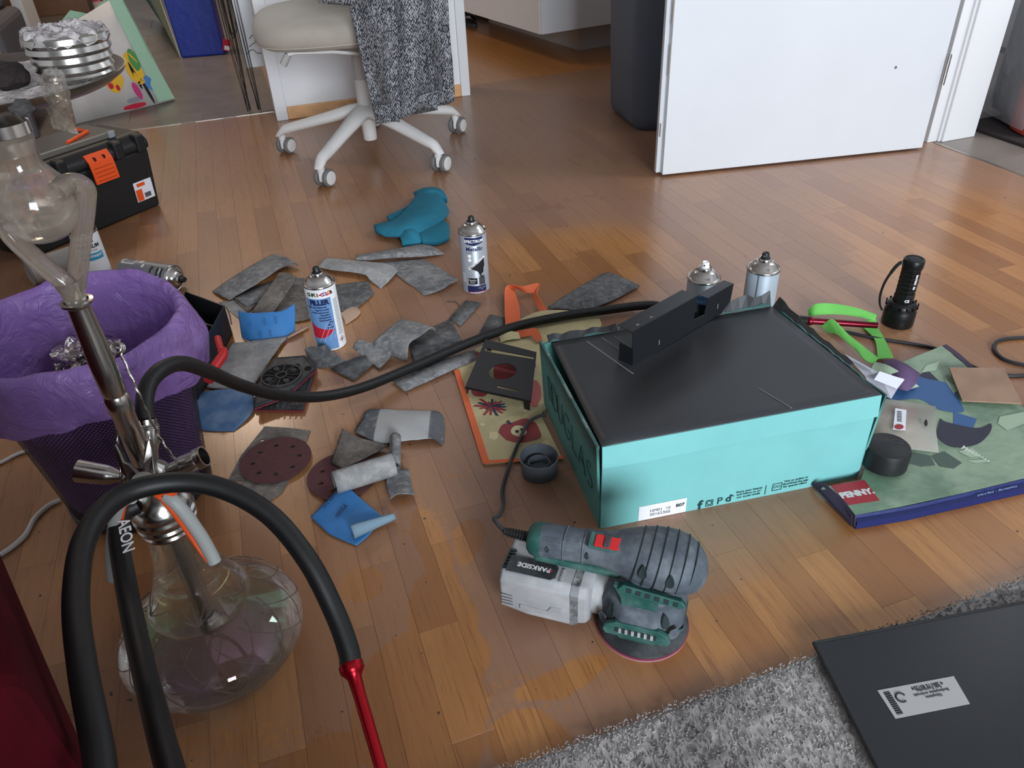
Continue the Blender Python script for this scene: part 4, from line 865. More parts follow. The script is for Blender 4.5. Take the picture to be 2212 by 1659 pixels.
# ---- combination pliers hung astride the hookah's collar, jaws up
pz_ = thing('pliers', 'combination pliers with grey and orange handles hanging head up on the hookah body', 'pliers', Matrix.Translation(at(345, 1070, .33)))
PGREY = mat('grey_grip', '9b9d9b', .5); POR = mat('orange_grip', 'e2501f', .5)
def limb(name, P, R_, m, flat=1.0, par=pz_): return G().tube(crom([at(*p) for p in P], 6), [R_[0] + (R_[1] - R_[0]) * i / (6 * (len(P) - 1)) for i in range(6 * (len(P) - 1) + 1)], 14, flat=flat).build(name, m, par, smooth=60, world=True)
ha = limb('handle', [(360, 1072, .345), (378, 1085, .340), (400, 1110, .325), (432, 1155, .295), (452, 1190, .272), (464, 1214, .258)], (.0070, .0072), PGREY)
limb('handle_inlay', [(340, 1066, .347), (350, 1075, .343), (375, 1105, .325), (405, 1148, .295), (430, 1186, .272), (450, 1215, .258)], (.0045, .0022), POR, par=ha)
limb('handle_inlay', [(342, 1063, .348), (362, 1062, .350), (380, 1064, .349)], (.006, .005), POR, par=ha)
hb_ = limb('handle', [(285, 1075, .340), (262, 1085, .330), (250, 1120, .305), (243, 1175, .270), (242, 1215, .245), (245, 1250, .222)], (.0068, .0072), PGREY)
limb('handle_inlay', [(285, 1080, .338), (268, 1092, .325), (260, 1130, .298), (254, 1190, .258), (253, 1225, .235), (256, 1250, .220)], (.0035, .0022), POR, par=hb_)
def jaw(P):
    v = [at(*p) for p in P]; bk = RC @ Vector((0, 0, 1)) * .009; n = len(v)
    G().add(v + [p + bk for p in v], [tuple(range(n)), tuple(range(2 * n - 1, n - 1, -1))] + [(i, (i + 1) % n, n + (i + 1) % n, n + i) for i in range(n)]).build('jaw', STEELD, pz_, bevel=.0012, world=True)
jaw([(244, 963, .375), (250, 959, .376), (262, 982, .365), (268, 998, .358), (276, 1004, .355), (292, 1022, .345), (300, 1036, .340), (278, 1040, .336), (262, 1022, .345), (252, 990, .360)])
jaw([(312, 950, .378), (322, 950, .378), (330, 985, .362), (336, 1030, .340), (318, 1040, .336), (306, 1036, .340), (310, 1000, .358)])
G().lathe([(0, 0), (.013, 0), (.013, .010), (0, .011)], 24, along(at(310, 1045, .335), CAM)).build('pivot', STEELD, pz_, smooth=40, world=True)
# ================================================================== sandpaper and scraps on the floor
def paper_mat(name, c1, c2, dust, amt, scale=26, rough=.85):
    amt *= .62
    t = NT(name); v = t.pos(); b = t.mix(t.step(t.noise(v, scale, 4), .35, .65), c1, c2)
    d = t.math('MULTIPLY', t.step(t.noise(v, scale * 2.6, 8, .7, .6), .44, .66), amt); t.l(t.mix(d, b, dust), t.b.inputs['Base Color']); t.b.inputs['Roughness'].default_value = rough
    t.bump(t.noise(v, 900, 2), .3, .0006); return t.m
SPD = paper_mat('dark_sandpaper', '4a4b4d', '5e5f60', 'a5a5a4', .5); SPM = paper_mat('worn_sandpaper', '626365', '7a7a7a', 'b9b8b6', .65); SPL = paper_mat('dusty_sandpaper', '8b8c8d', '9c9c9b', 'c9c8c4', .6)
SPW = paper_mat('warm_grey_sandpaper', '5c5753', '726c66', 'a9a29a', .55); SPB = mat('blue_sandpaper_back', '3a7ab8', .65, var=.06, vs=30, bump=.1, bs=500); SPBD = mat('blue_sandpaper_dusty', '42648c', .75, dust='7f93a8', dusta=.5, ds=20)
BROWND = mat('brown_abrasive', '573436', .85, var=.08, vs=80, bump=.3, bs=900); PEACH = mat('translucent_wrap', 'cfae96', .4, alpha=.75)
def ends_mat():
    t = NT('pale_sandpaper_dark_ends'); v = t.obj(); sp = t.n('ShaderNodeSeparateXYZ'); t.l(v, sp.inputs[0]); n_ = t.noise(v, 60, 5, .7)
    x = t.math('ADD', t.math('ABSOLUTE', t.math('SUBTRACT', sp.outputs[0], .006)), t.math('MULTIPLY', n_, .006)); b = t.mix(t.step(x, .051, .054), 'a9aaa9', '5d6064')
    t.l(t.mix(t.math('MULTIPLY', t.step(n_, .5, .7), .4), b, 'b5b5b3'), t.b.inputs['Base Color']); t.b.inputs['Roughness'].default_value = .85; return t.m
SPE = ends_mat()
def sheet(rows, label, m, name='sandpaper', cat='sandpaper', th=.0007, k=6, rag=.0, seed=0, group='sandpaper scraps on the floor', lift=0, par=None):
    """rows: lines of (px, py, height) points across the sheet; a smooth surface is lofted through them"""
    R = [crom([at(x, y, z + lift) for x, y, z in r_], k) for r_ in rows]
    n = len(R[0]); cols = [crom([r_[i] for r_ in R], k) for i in range(n)]; Q = [[cols[i][j] for i in range(n)] for j in range(len(cols[0]))]
    rr = random.Random(seed)
    if rag:
        for r_ in (Q[0], Q[-1]):
            for i in range(n): r_[i] = r_[i] + Vector((rr.uniform(-rag, rag), rr.uniform(-rag, rag), 0))
        for r_ in Q:
            for i in (0, n - 1): r_[i] = r_[i] + Vector((rr.uniform(-rag, rag), rr.uniform(-rag, rag), 0))
    for r_ in Q:
        for i in range(n):
            if r_[i].z < .0006: r_[i] = Vector((r_[i].x, r_[i].y, .0006))
    o = rebase(G().loft(Q).build(name, m, smooth=60, solid=th, off=1 if 0 else 0)); tag(o, label, cat, group); return o
A = .0008
# left cluster, back to front
sheet([[(472, 653, A), (500, 648, A), (520, 645, A)], [(520, 690, A), (530, 682, A), (540, 674, A)]], 'pale beige torn paper scrap poking out under the sandpaper pile', SPL, rag=.001, seed=1)
sheet([[(505, 650, .002), (520, 640, .002), (535, 634, .002)], [(536, 676, .002), (548, 664, .002), (556, 655, .002)]], 'dark brown grey sandpaper corner at the bottom of the left pile', SPW, rag=.001, seed=2)
sheet([[(500, 640, .003), (590, 606, .004), (660, 600, .003)], [(530, 662, .003), (600, 640, .004), (680, 622, .003)]], 'mid grey worn sandpaper sheet beneath the left pile', SPM, rag=.001, seed=3, lift=.001)
sheet([[(593, 674, .006), (598, 690, .006), (640, 694, .004)], [(626, 620, .010), (640, 640, .008), (668, 690, .004)], [(652, 617, .008), (660, 640, .007), (672, 686, .004)]], 'grey sandpaper with ragged edge between the blue strip and the filler can', SPW, rag=.002, seed=4)
sheet([[(457, 630, .002), (476, 638, .007), (495, 648, .004)], [(515, 591, .012), (540, 604, .018), (556, 613, .016)], [(581, 553, .010), (598, 560, .018), (613, 576, .016)], [(596, 550, .006), (618, 556, .014), (646, 573, .010)]], 'long grey folded sandpaper strip at the far left of the scrap pile', SPM, rag=.001, seed=5)
sheet([[(542, 676, .014), (562, 678, .018), (588, 678, .014)], [(572, 632, .022), (592, 636, .026), (614, 642, .022)], [(604, 588, .024), (624, 590, .026), (642, 600, .022)]], 'creased grey sandpaper strip leaning on the left pile', SPW, rag=.001, seed=6)
sheet([[(523, 730, .001), (545, 738, .001), (581, 735, .001), (615, 728, .001), (637, 714, .001)], [(518, 700, .026), (542, 706, .026), (580, 705, .026), (612, 698, .026), (638, 684, .026)], [(515, 671, .046), (540, 676, .046), (580, 674, .046), (611, 671, .046), (637, 655, .048)]], 'bright blue sandpaper strip standing curved on edge before the grey pile', SPB)
q = G()
tb = frame(at(572, 708, .031), at(612, 700, .031) - at(540, 710, .031), at(578, 680, .048) - at(580, 735, .001))
for x, y in ((-.030, .013), (.002, .013), (.026, .012), (-.012, -.014), (.010, -.014)): text(q, 'P220', .0075, tb @ T(x, y, .0025) @ RZ(math.pi / 2 * 3))
o = q.build('lettering', mat('dark_blue_ink', '1f4a7c', .7)); o.parent = bpy.data.objects['sandpaper.006']; o.matrix_parent_inverse = Matrix.Translation(-bpy.data.objects['sandpaper.006'].location)
sheet([[(445, 836, .003), (495, 842, .006), (547, 836, .006)], [(470, 790, .006), (520, 790, .012), (580, 784, .008)], [(500, 742, .004), (550, 736, .010), (620, 727, .006)]], 'broad dusty grey sandpaper sheet behind the sanding plates', SPL, rag=.0015, seed=8)
sheet([[(412, 873, .002), (425, 925, .002), (505, 932, .001)], [(432, 850, .006), (480, 868, .010), (546, 888, .006)], [(440, 846, .010), (490, 840, .012), (548, 840, .010)]], 'slate blue used sandpaper sheet beside the waste bin', SPBD, seed=9)
sheet([[(718, 616, .002), (722, 640, .003), (737, 672, .002)], [(760, 611, .004), (762, 635, .006), (765, 668, .004)], [(796, 607, .002), (802, 622, .004), (808, 636, .002)]], 'dark grey sandpaper piece behind the filler can', SPD, rag=.001, seed=10)
sheet([[(734, 678, .002), (742, 690, .003), (746, 702, .002)], [(758, 662, .004), (766, 672, .006), (772, 684, .003)], [(772, 664, .002), (776, 670, .004), (779, 674, .002)]], 'pale crinkled plastic wrap scrap right of the filler can', PEACH, 'plastic_scrap', 'plastic scrap', group=None)
sheet([[(620, 726, .0045), (622, 731, .0045)], [(664, 702, .0045), (666, 708, .0045)]], 'thin pale tape strip left of the filler can', PEACH, 'tape_strip', 'tape', group=None)
sheet([[(685, 577, .002), (694, 566, .008), (704, 556, .004)], [(722, 584, .010), (730, 571, .016), (740, 560, .010)], [(783, 592, .012), (790, 578, .020), (800, 566, .012)], [(800, 606, .006), (820, 590, .014), (840, 570, .012)], [(822, 624, .001), (842, 605, .006), (860, 584, .006)]], 'light dusty sandpaper strip with a flared end behind the filler can', SPL, rag=.001, seed=12)
sheet([[(769, 565, .004), (769, 557, .014), (770, 551, .010)], [(840, 558, .010), (840, 547, .020), (842, 540, .014)], [(912, 554, .010), (910, 540, .020), (909, 528, .012)], [(962, 549, .004), (950, 541, .010), (940, 534, .006)]], 'long folded sandpaper strip in front of the teal glove', SPM, rag=.001, seed=13)
sheet([[(828, 566, .002), (870, 562, .003), (915, 559, .002)], [(862, 597, .003), (905, 590, .008), (950, 580, .004)], [(918, 638, .002), (952, 626, .007), (990, 604, .006)]], 'grey sandpaper sheet with torn edge left of the Metallic can', SPM, rag=.002, seed=14)
# right-hand pieces of the cluster
sheet([[(882, 742, .002), (925, 712, .003), (972, 689, .002)], [(897, 790, .002), (946, 760, .004), (998, 735, .002)]], 'flat grey sandpaper sheet behind the folded box shaped piece', SPD, rag=.001, seed=15)
sheet([[(843, 820, .004), (930, 786, .006), (1028, 754, .004)], [(876, 846, .003), (972, 802, .005), (1028, 778, .003)]], 'grey sandpaper strip with a light band running under the hose', SPM, rag=.001, seed=16, lift=.002)
sheet([[(970, 688, .003), (994, 705, .002)], [(1006, 649, .006), (1041, 654, .004)]], 'small rectangular sandpaper scrap beside the hex key', SPD, seed=17)
sheet([[(1031, 728, .003), (1086, 708, .003)], [(1058, 679, .004), (1093, 686, .003)]], 'dark sandpaper scrap at the orange bag handle', SPD, seed=18)
sheet([[(813, 757, .004), (845, 770, .004), (880, 782, .004)], [(808, 738, .030), (845, 742, .032), (884, 744, .032)], [(836, 712, .040), (870, 720, .042), (905, 728, .042)], [(864, 691, .036), (900, 698, .040), (934, 708, .040)], [(872, 690, .024), (906, 700, .030), (942, 716, .028)]], 'box shaped folded sandpaper with a rolled end', SPM, rag=.0005, seed=19)
sheet([[(713, 797, .003), (765, 823, .003)], [(775, 770, .012), (800, 792, .005)], [(804, 770, .010), (806, 786, .004)]], 'dark folded sandpaper in front of the filler can', SPD, seed=20)
sheet([[(762, 752, .014), (790, 776, .008), (819, 797, .004)], [(766, 742, .022), (800, 760, .016), (838, 778, .010)], [(773, 734, .024), (810, 742, .022), (846, 757, .018)]], 'curled grey sandpaper with a rolled pale edge right of the filler can', SPM, rag=.001, seed=21)
sheet([[(658, 753, .024), (661, 766, .010), (668, 785, .001)], [(672, 748, .030), (680, 772, .014), (690, 795, .001)], [(688, 750, .032), (706, 770, .016), (722, 792, .001)], [(702, 744, .034), (728, 768, .018), (752, 782, .002)]], 'curled grey sandpaper standing around the foot of the filler can', SPD, rag=.001, seed=22)
sheet([[(1182, 665, .006), (1220, 668, .008), (1257, 674, .006)], [(1240, 627, .014), (1280, 640, .020), (1322, 650, .008)], [(1300, 592, .010), (1322, 590, .014), (1384, 617, .006)]], 'dark curved sandpaper sheet behind the carton by the orange handle', SPD, rag=.001, seed=23)
# front cluster
def punched(outer, holes, z0, th, M=I4):
    bm = bmesh.new()
    for loop in [outer] + holes:
        vs = [bm.verts.new((x, y, 0)) for x, y in loop]
        for a, b in zip(vs, vs[1:] + vs[:1]): bm.edges.new((a, b))
    bmesh.ops.triangle_fill(bm, use_beauty=True, use_dissolve=False, edges=bm.edges[:]); bm.verts.index_update()
    q = G().add([(v.co.x, v.co.y, z0) for v in bm.verts], [tuple(v.index for v in f.verts) for f in bm.faces], M); bm.free(); return q
circ = lambda x, y, r, n=14: [(x + r * math.cos(2 * math.pi * k / n), y + r * math.sin(2 * math.pi * k / n)) for k in range(n)]
def disc_at(c, label, rot):
    q = punched(circ(0, 0, .0625, 56), [circ(.0405 * math.cos(rot + k * math.pi / 4), .0405 * math.sin(rot + k * math.pi / 4), .0045) for k in range(8)], 0, 0)
    for i, p in enumerate(q.v): q.v[i] = Vector((p.x, p.y, .0012))
    o = q.build('sanding_disc', BROWND, solid=.0008); o.location = c; ROOT[o.name] = Matrix.Translation(c); return tag(o, label, 'sanding disc', 'perforated brown sanding discs')
def flat_holes(px, holes, label, m, z):
    P = [at(x, y, z) for x, y in px]; c = sum(P, Vector()) / len(P)
    q = punched([(p.x - c.x, p.y - c.y) for p in P], [circ(at(x, y, z).x - c.x, at(x, y, z).y - c.y, .0042) for x, y in holes], 0, 0)
    o = q.build('sandpaper', m, solid=.0007); o.location = c; ROOT[o.name] = Matrix.Translation(c); return tag(o, label, 'sandpaper', 'sandpaper scraps on the floor')
flat_holes([(490, 1043), (520, 985), (572, 921), (620, 924), (671, 930), (659, 962), (630, 1030), (608, 1066), (581, 1084), (540, 1076)], [(566, 951), (502, 1041), (518, 1041)], 'grey perforated delta sandpaper lying under the brown sanding disc', SPW, .0012)
disc_at(at(596, 994, .004), 'round brown perforated sanding disc lying on grey sandpaper', .2)
disc_at(at(742, 1027, .003), 'brown sanding disc half hidden under rolled sandpaper', .5)
sheet([[(717, 998, .006), (722, 1004, .006), (740, 1012, .006)], [(728, 960, .009), (770, 972, .011), (800, 985, .009)], [(741, 925, .012), (770, 943, .012), (840, 962, .009)]], 'dark triangular sandpaper piece behind the big paper roll', SPW, rag=.001, seed=25)
sheet([[(766, 932, .003), (794, 948, .008), (822, 960, .004)], [(782, 906, .006), (830, 930, .014), (880, 952, .010)], [(798, 885, .004), (870, 915, .016), (936, 948, .010)], [(870, 886, .004), (910, 905, .012), (957, 960, .001)], [(942, 888, .002), (952, 893, .006), (960, 905, .004)]], 'large pale dusted sandpaper sheet with dark ends', SPE, rag=.001, seed=26)
def roll(p, q, r, label, m, turn=1.6, flare=0, n=30, seed=0):
    p, q = Vector(p), Vector(q); M = along(p, q); L = (q - p).length; rows = []
    for i in range(9):
        z = L * i / 8; rows.append([((r - .0022 * a / (2 * math.pi) * turn) * math.cos(a * turn + 1.2), (r - .0022 * a / (2 * math.pi)) * math.sin(a * turn + 1.2), z) for a in [2 * math.pi * k / n for k in range(n + 1)]])
    o = rebase(G().loft(rows, M).build('sandpaper', m, smooth=60, solid=.0007)); return tag(o, label, 'sandpaper', 'sandpaper scraps on the floor')
roll(at(722, 1043, .022), at(850, 1003, .020), .0205, 'big dusty sandpaper roll lying over the dark triangular piece', SPL)
roll(at(852, 1008, .016), at(853, 944, .022), .0110, 'thin sandpaper roll leaning on the pale sheet', SPM)
sheet([[(837, 1014, .004), (860, 1014, .006), (883, 1013, .004)], [(834, 1040, .004), (860, 1042, .008), (889, 1045, .005)], [(843, 1079, .010), (862, 1067, .014), (895, 1069, .010)]], 'small curled grey sandpaper square beside the big roll', SPM, rag=.0005, seed=27)
b2 = sheet([[(671, 1117, .003), (693, 1137, .004), (716, 1156, .003), (770, 1179, .002)], [(707, 1080, .005), (738, 1108, .006), (768, 1132, .006), (795, 1158, .003)], [(743, 1044, .010), (772, 1070, .010), (800, 1095, .010), (829, 1118, .006)]], 'bright blue P2000 sandpaper sheet with a curled corner', SPB)
o = rebase(G().loft([[at(762, 1160, .004) + d1 * (.0125 * (1 - i / 10 * .55) * math.cos(a)) + Vector((0, 0, .0125 * (1 - i / 10 * .55) * (1 + math.sin(a)))) + (at(853, 1120, .004) - at(762, 1160, .004)) * (i / 10) for a in [(-1.9 + 3.6 * k / 12) for k in range(13)]] for i in range(11) for d1 in [Vector((.45, -.9, 0)).normalized()]]).build('curl', mat('pale_blue_grit', '7d98aa', .8, bump=.3, bs=900), smooth=60, solid=.0006))
o.parent = b2; o.matrix_parent_inverse = Matrix.Translation(-b2.location)
tb = frame(at(745, 1103, .009), at(713, 1098, .006) - at(745, 1060, .010), at(800, 1112, .009) - at(720, 1095, .006))
q = G(); M1 = frame(at(737, 1105, .0085), at(752, 1088, .0085) - at(728, 1118, .0075), at(720, 1090, .0085) - at(745, 1110, .0085)) @ RZ(math.pi)
o = text(G(), 'P2000', .011, M1 @ T(0, 0, .002), .0003).build('lettering', mat('navy_print', '1b3a63', .7)); o.parent = b2; o.matrix_parent_inverse = Matrix.Translation(-b2.location)
M1 = frame(at(712, 1083, .0085), at(722, 1070, .0085) - at(703, 1095, .0075), at(700, 1075, .0085) - at(725, 1095, .0085)) @ RZ(math.pi)
o = text(G(), 'WPF Pro', .009, M1 @ T(0, 0, .002), .0002).build('lettering', mat('navy_print', '1b3a63', .7)); o.parent = b2; o.matrix_parent_inverse = Matrix.Translation(-b2.location)
# ================================================================== black sander base plates with red felt edge
def plate_thing(px, z, label, ribs):
    P = [at(x, y, z) for x, y in px]; c = sum(P, Vector()) / len(P); c.z = z; poly = [(p.x - c.x, p.y - c.y) for p in P]
    t_ = thing('sanding_plate', label, 'sanding plate', Matrix.Translation(c), 'black sanding plates')
    G().prism(poly, .001, .003).build('felt', mat('red_felt', '8e2f3c', .85), t_); G().prism([(x * .985, y * .985) for x, y in poly], .003, .009).build('body', SBLK, t_, bevel=.001)
    n = len(poly); rim = [(x * .93, y * .93) for x, y in poly]
    G().tube([(x, y, .0095) for x, y in rim], .0014, 5, closed=True).build('rim', SBLK, t_); return t_, c
t1, c1 = plate_thing([(549, 889), (585, 820), (606, 779), (662, 776), (685, 800), (657, 891)], .001, 'black rectangular sanding plate with red edge under the triangular plate', 1)
for k in range(7):
    a_, b_ = at(572 + k * 12, 884, .0112) - c1, at(576 + k * 12, 872, .0112) - c1; a_.z = b_.z = .0105; G().tube([a_, b_], .0016, 5).build('rib', SBLK, t1)
t2, c2 = plate_thing([(551, 886), (553, 850), (566, 815), (596, 779), (662, 774), (686, 801), (618, 862)], .014, 'black triangular sanding plate with round hub lying on top', 1)
hubc = at(608, 811, .024) - c2
for r, nm in ((.041, 'hub_ring'), (.012, 'hub_ring')): G().lathe([(r - .003, .008), (r - .003, .0125), (r, .0125), (r, .008)], 40, T(hubc.x, hubc.y, 0)).build(nm, SBLK, t2, smooth=30)
G().lathe([(0, .0091), (.038, .0091), (.038, .0095), (0, .0095)], 40, T(hubc.x, hubc.y, 0)).build('hub_well', mat('well_black', '060607', .9), t2)
for k in range(12): a = 2 * math.pi * k / 12; G().box(.012, .038, -.0006, .0006, .0092, .0118, T(hubc.x, hubc.y, 0) @ RZ(a)).build('rib', SBLK, t2)
for k in range(4): a = .6 + math.pi / 2 * k; G().lathe([(.0018, .0118), (.0018, .0132), (.0055, .0132), (.006, .009)], 12, T(hubc.x + .026 * math.cos(a), hubc.y + .026 * math.sin(a), 0)).build('screw_boss', SBLK, t2, smooth=30)
for x, y in ((580, 846), (640, 790), (665, 795)):
    p = at(x, y, .024) - c2; G().lathe([(0, .0092), (.006, .0092), (.007, .0105), (.0075, .009)], 12, T(p.x, p.y, 0)).build('plate_hole', mat('well_black', '060607', .9), t2)
# ================================================================== shopping bags under and beside the carton
def poly_px(px, z): return [at(x, y, z) for x, y in px]
def slab(name, px, z0, z1, m, parent, wav=.0, seed=0):
    P = poly_px(px, z1); q = G(); n = len(P); c = sum(P, Vector()) / n
    q.add([Vector((p.x, p.y, z0)) for p in P] + P, [tuple(range(n))[::-1], tuple(range(n, 2 * n))] + [(i, (i + 1) % n, n + (i + 1) % n, n + i) for i in range(n)]); return q.build(name, m, parent, world=True)
def decal(name, px, z, m, parent, th=.0004):
    if len(px) >= 6 and name != 'barcode_bar': Q_ = [Vector((x, y, 0)) for x, y in px]; Q_ = Q_[-2:] + Q_ + Q_[:2]; Q_ = crom(Q_, 4)[8:-9]; px = [(v.x, v.y) for v in Q_]
    P = poly_px(px, z); n = len(P); return G().add(P + [p + Vector((0, 0, th)) for p in P], [tuple(range(n))[::-1], tuple(range(n, 2 * n))] + [(i, (i + 1) % n, n + (i + 1) % n, n + i) for i in range(n)]).build(name, m, parent, world=True)
def strap(name, P, Q, m, parent, k=6, th=.0012):
    A_, B_ = crom([at(*p) for p in P], k), crom([at(*p) for p in Q], k); return G().loft([[a, (a + b) / 2, b] for a, b in zip(A_, B_)]).build(name, m, parent, solid=th, world=True)
CREAM = mat('cream_bag_film', 'b9ad84', .5, var=.08, vs=20, bump=.5, bs=28, bd=.006); ORB = mat('orange_binding', 'd8683f', .7, bump=.15, bs=300)
APPLE = mat('apple_red_print', '8e3a3c', .5); APPLE2 = mat('apple_pink_print', 'b1605c', .5); LEAFB = mat('dark_blue_print', '2f3a52', .5); CRM2 = mat('pale_cream_print', 'cdc39a', .5)
ob = thing('shopping_bag', 'cream shopping bag with apple print and orange binding lying flat partly under the carton', 'shopping bag', Matrix.Translation(at(1100, 900)))
body = [(984, 800), (1015, 756), (1085, 730), (1180, 694), (1290, 676), (1300, 700), (1182, 878), (1168, 895), (1212, 985), (1047, 1000)]
slab('panel', body, 0, .0045, CREAM, ob)
for px in ([(980, 800), (992, 797), (1057, 996), (1043, 1002)], [(1043, 1002), (1047, 995), (1216, 984), (1216, 991)]): decal('binding', px, .0047, ORB, ob)
def pblob(cx, cy, rx, ry, n=16, k=.1, seed=1):
    r = random.Random(seed); return [(cx + rx * (1 + r.uniform(-k, k)) * math.cos(2 * math.pi * i / n), cy + ry * (1 + r.uniform(-k, k)) * math.sin(2 * math.pi * i / n)) for i in range(n)]
ap = decal('apple_print', [(1077, 935), (1085, 918), (1103, 914), (1115, 910), (1135, 904), (1155, 912), (1166, 930), (1168, 945), (1150, 952), (1130, 956), (1110, 955), (1088, 948)], .0047, APPLE, ob)
decal('apple_core', pblob(1121, 931, 17, 12, 12, .05), .0052, CRM2, ap); decal('apple_seed', pblob(1117, 932, 4.5, 3, 8, .1), .0057, INK, ap); decal('apple_seed', pblob(1128, 928, 4.5, 3, 8, .1), .0057, INK, ap)
decal('apple_stem', [(1093, 912), (1098, 907), (1106, 916), (1102, 917)], .0052, LEAFB, ap)
ap2 = decal('apple_print', pblob(1152, 850, 18, 30, 16, .08, 4), .0047, APPLE2, ob); decal('apple_print', pblob(1036, 843, 18, 14, 12, .12, 5), .0047, APPLE, ob); decal('apple_print', pblob(1023, 768, 15, 9, 12, .15, 6), .0047, APPLE, ob); decal('apple_print', pblob(1095, 805, 30, 26, 14, .06, 7), .0047, APPLE, ob)
r = random.Random(5)
for k in range(16):
    a = 2 * math.pi * k / 16; L = r.uniform(18, 42); cx, cy = 1062, 878
    decal('branch_print', [(cx + 3 * math.sin(a), cy - 2 * math.cos(a)), (cx + L * math.cos(a), cy + L * .55 * math.sin(a)), (cx + L * .9 * math.cos(a + .16), cy + L * .5 * math.sin(a + .16)), (cx - 3 * math.sin(a), cy + 2 * math.cos(a))], .0048 + k * .00002, (APPLE, LEAFB)[k % 3 == 0], ob)
for a in (pblob(1043, 917, 6, 4, 9, .2, 8), pblob(1066, 941, 11, 10, 10, .2, 9), pblob(1135, 886, 5, 4, 8, .2, 10), pblob(1178, 960, 9, 8, 10, .2, 11)): decal('pale_spot', a, .0049, CRM2, ob)
strap('handle', [(1092, 708, .006), (1090, 660, .012), (1094, 618, .024), (1130, 618, .026), (1165, 612, .024), (1160, 635, .018), (1190, 680, .010)], [(1124, 700, .006), (1122, 662, .012), (1112, 624, .012), (1136, 632, .014), (1160, 634, .010), (1150, 640, .008), (1176, 690, .006)], ORB, ob)
strap('handle', [(1112, 716, .010), (1135, 712, .018), (1160, 710, .020), (1172, 735, .012)], [(1112, 730, .006), (1130, 728, .010), (1150, 726, .012), (1158, 740, .008)], ORB, ob)
strap('crumpled_edge', [(1124, 690, .008), (1160, 674, .018), (1205, 670, .016), (1260, 674, .010)], [(1124, 705, .006), (1160, 694, .010), (1210, 686, .010), (1270, 680, .006)], CREAM, ob); strap('crumpled_edge', [(1078, 722, .012), (1095, 715, .016), (1120, 718, .012)], [(1082, 740, .006), (1100, 734, .010), (1124, 732, .008)], CREAM, ob)
# ---- black plate with a round hole, drying on the cream bag
P = [at(*p) for p in ((1049, 733, .030), (1158, 761, .034), (1146, 866, .030), (1005, 836, .024))]
hp = thing('metal_plate', 'black sprayed metal plate with round hole and slots lying on the cream bag', 'metal plate', Matrix.Translation(at(1080, 815, 0.005)))
ex, ey = (P[1] - P[0] + P[2] - P[3]), (P[0] - P[3] + P[1] - P[2]); PMx = frame((P[0] + P[1] + P[2] + P[3]) / 4, ex, ey); inv = PMx.inverted()
o2 = [(inv @ p).xy for p in P]; loc2 = lambda px, py: (lambda v: (v.x, v.y))(inv @ (CAM + ray(px, py) * ((PMx.translation - CAM).dot(PMx.col[2].to_3d()) / ray(px, py).dot(PMx.col[2].to_3d()))))
hc = loc2(1086, 803); slot1 = [loc2(1047, 752), loc2(1153, 772), loc2(1153, 776), loc2(1049, 760)]; slot2 = [loc2(1074, 833), loc2(1122, 844), loc2(1122, 848), loc2(1074, 838)]
punched([tuple(v) for v in o2], [circ(hc[0], hc[1], .0275, 32), slot1, slot2], 0, 0, PMx).build('plate', BLACKPAINT, hp, solid=.0015, world=True)
for i, j, d_ in ((2, 3, .004), (0, 1, .007), (1, 2, .004)):
    a_, b_ = P[i], P[j]; G().add([a_, b_, b_ - Vector((0, 0, d_)), a_ - Vector((0, 0, d_))], [(0, 1, 2, 3)]).build('folded_rim', BLACKPAINT, hp, solid=.0015, world=True)
for i in range(4):
    a_ = P[i] + (PMx.translation - P[i]) * .03; d_ = (P[(i + 1) % 4] - P[i]).normalized() * .014; G().add([a_, a_ + d_, a_ + d_ * .8 - Vector((0, 0, a_.z - .006)), a_ - Vector((0, 0, a_.z - .006))], [(0, 1, 2, 3)]).build('leg_tab', BLACKPAINT, hp, solid=.0015, world=True)
p = loc2(1041, 814); G().lathe([(0, 0), (.0035, 0), (.003, .004), (0, .0045)], 12, PMx @ T(p[0], p[1], .0008)).build('stud', mat('worn_stud', '5c5f62', .5), hp, smooth=40)
# ---- green and blue shopping bag at the right
GRN = mat('green_bag_film', '66806a', .42, col2='8da088', vs=11, bump=.5, bs=22, bd=.006); GRN2 = mat('pale_green_print', '9fb39a', .45); DKG = mat('dark_leaf_print', '4a5a52', .5); NBL = mat('navy_bag_side', '16225c', .55, bump=.3, bs=30, bd=.005); PUR = mat('plum_binding', '3f3348', .7); NBK = mat('blackberry_print', '2a2b3c', .5); MBL = mat('mid_blue_print', '355c8c', .5)
gbag = thing('shopping_bag', 'green and blue folded shopping bag with red square print lying right of the carton', 'shopping bag', Matrix.Translation(at(1990, 980)))
TZ = .019
top = [(1775, 1053), (1800, 1064), (1846, 1112), (1950, 1092), (2080, 1064), (2212, 1032), (2330, 1000), (2320, 900), (2212, 880), (2100, 800), (2035, 747), (1990, 765), (1935, 788), (1905, 850), (1872, 1000), (1860, 1036), (1790, 1050)]
slab('top_sheet', top, TZ - .004, TZ, GRN, gbag)
lo = [(1800, 1068), (1852, 1130), (1960, 1112), (2212, 1055), (2340, 1020), (2330, 930), (2100, 830), (2030, 790), (1915, 880), (1875, 1010), (1862, 1042), (1795, 1056)]
slab('blue_side', lo, 0.001, TZ - .005, NBL, gbag)
strap('blue_gusset', [(1846, 1113, TZ - .001), (1960, 1093, TZ - .001), (2080, 1066, TZ - .001), (2212, 1034, TZ - .001), (2320, 1004, TZ - .001)], [(1850, 1136, .002), (1960, 1120, .002), (2080, 1094, .002), (2212, 1060, .002), (2320, 1030, .002)], NBL, gbag)
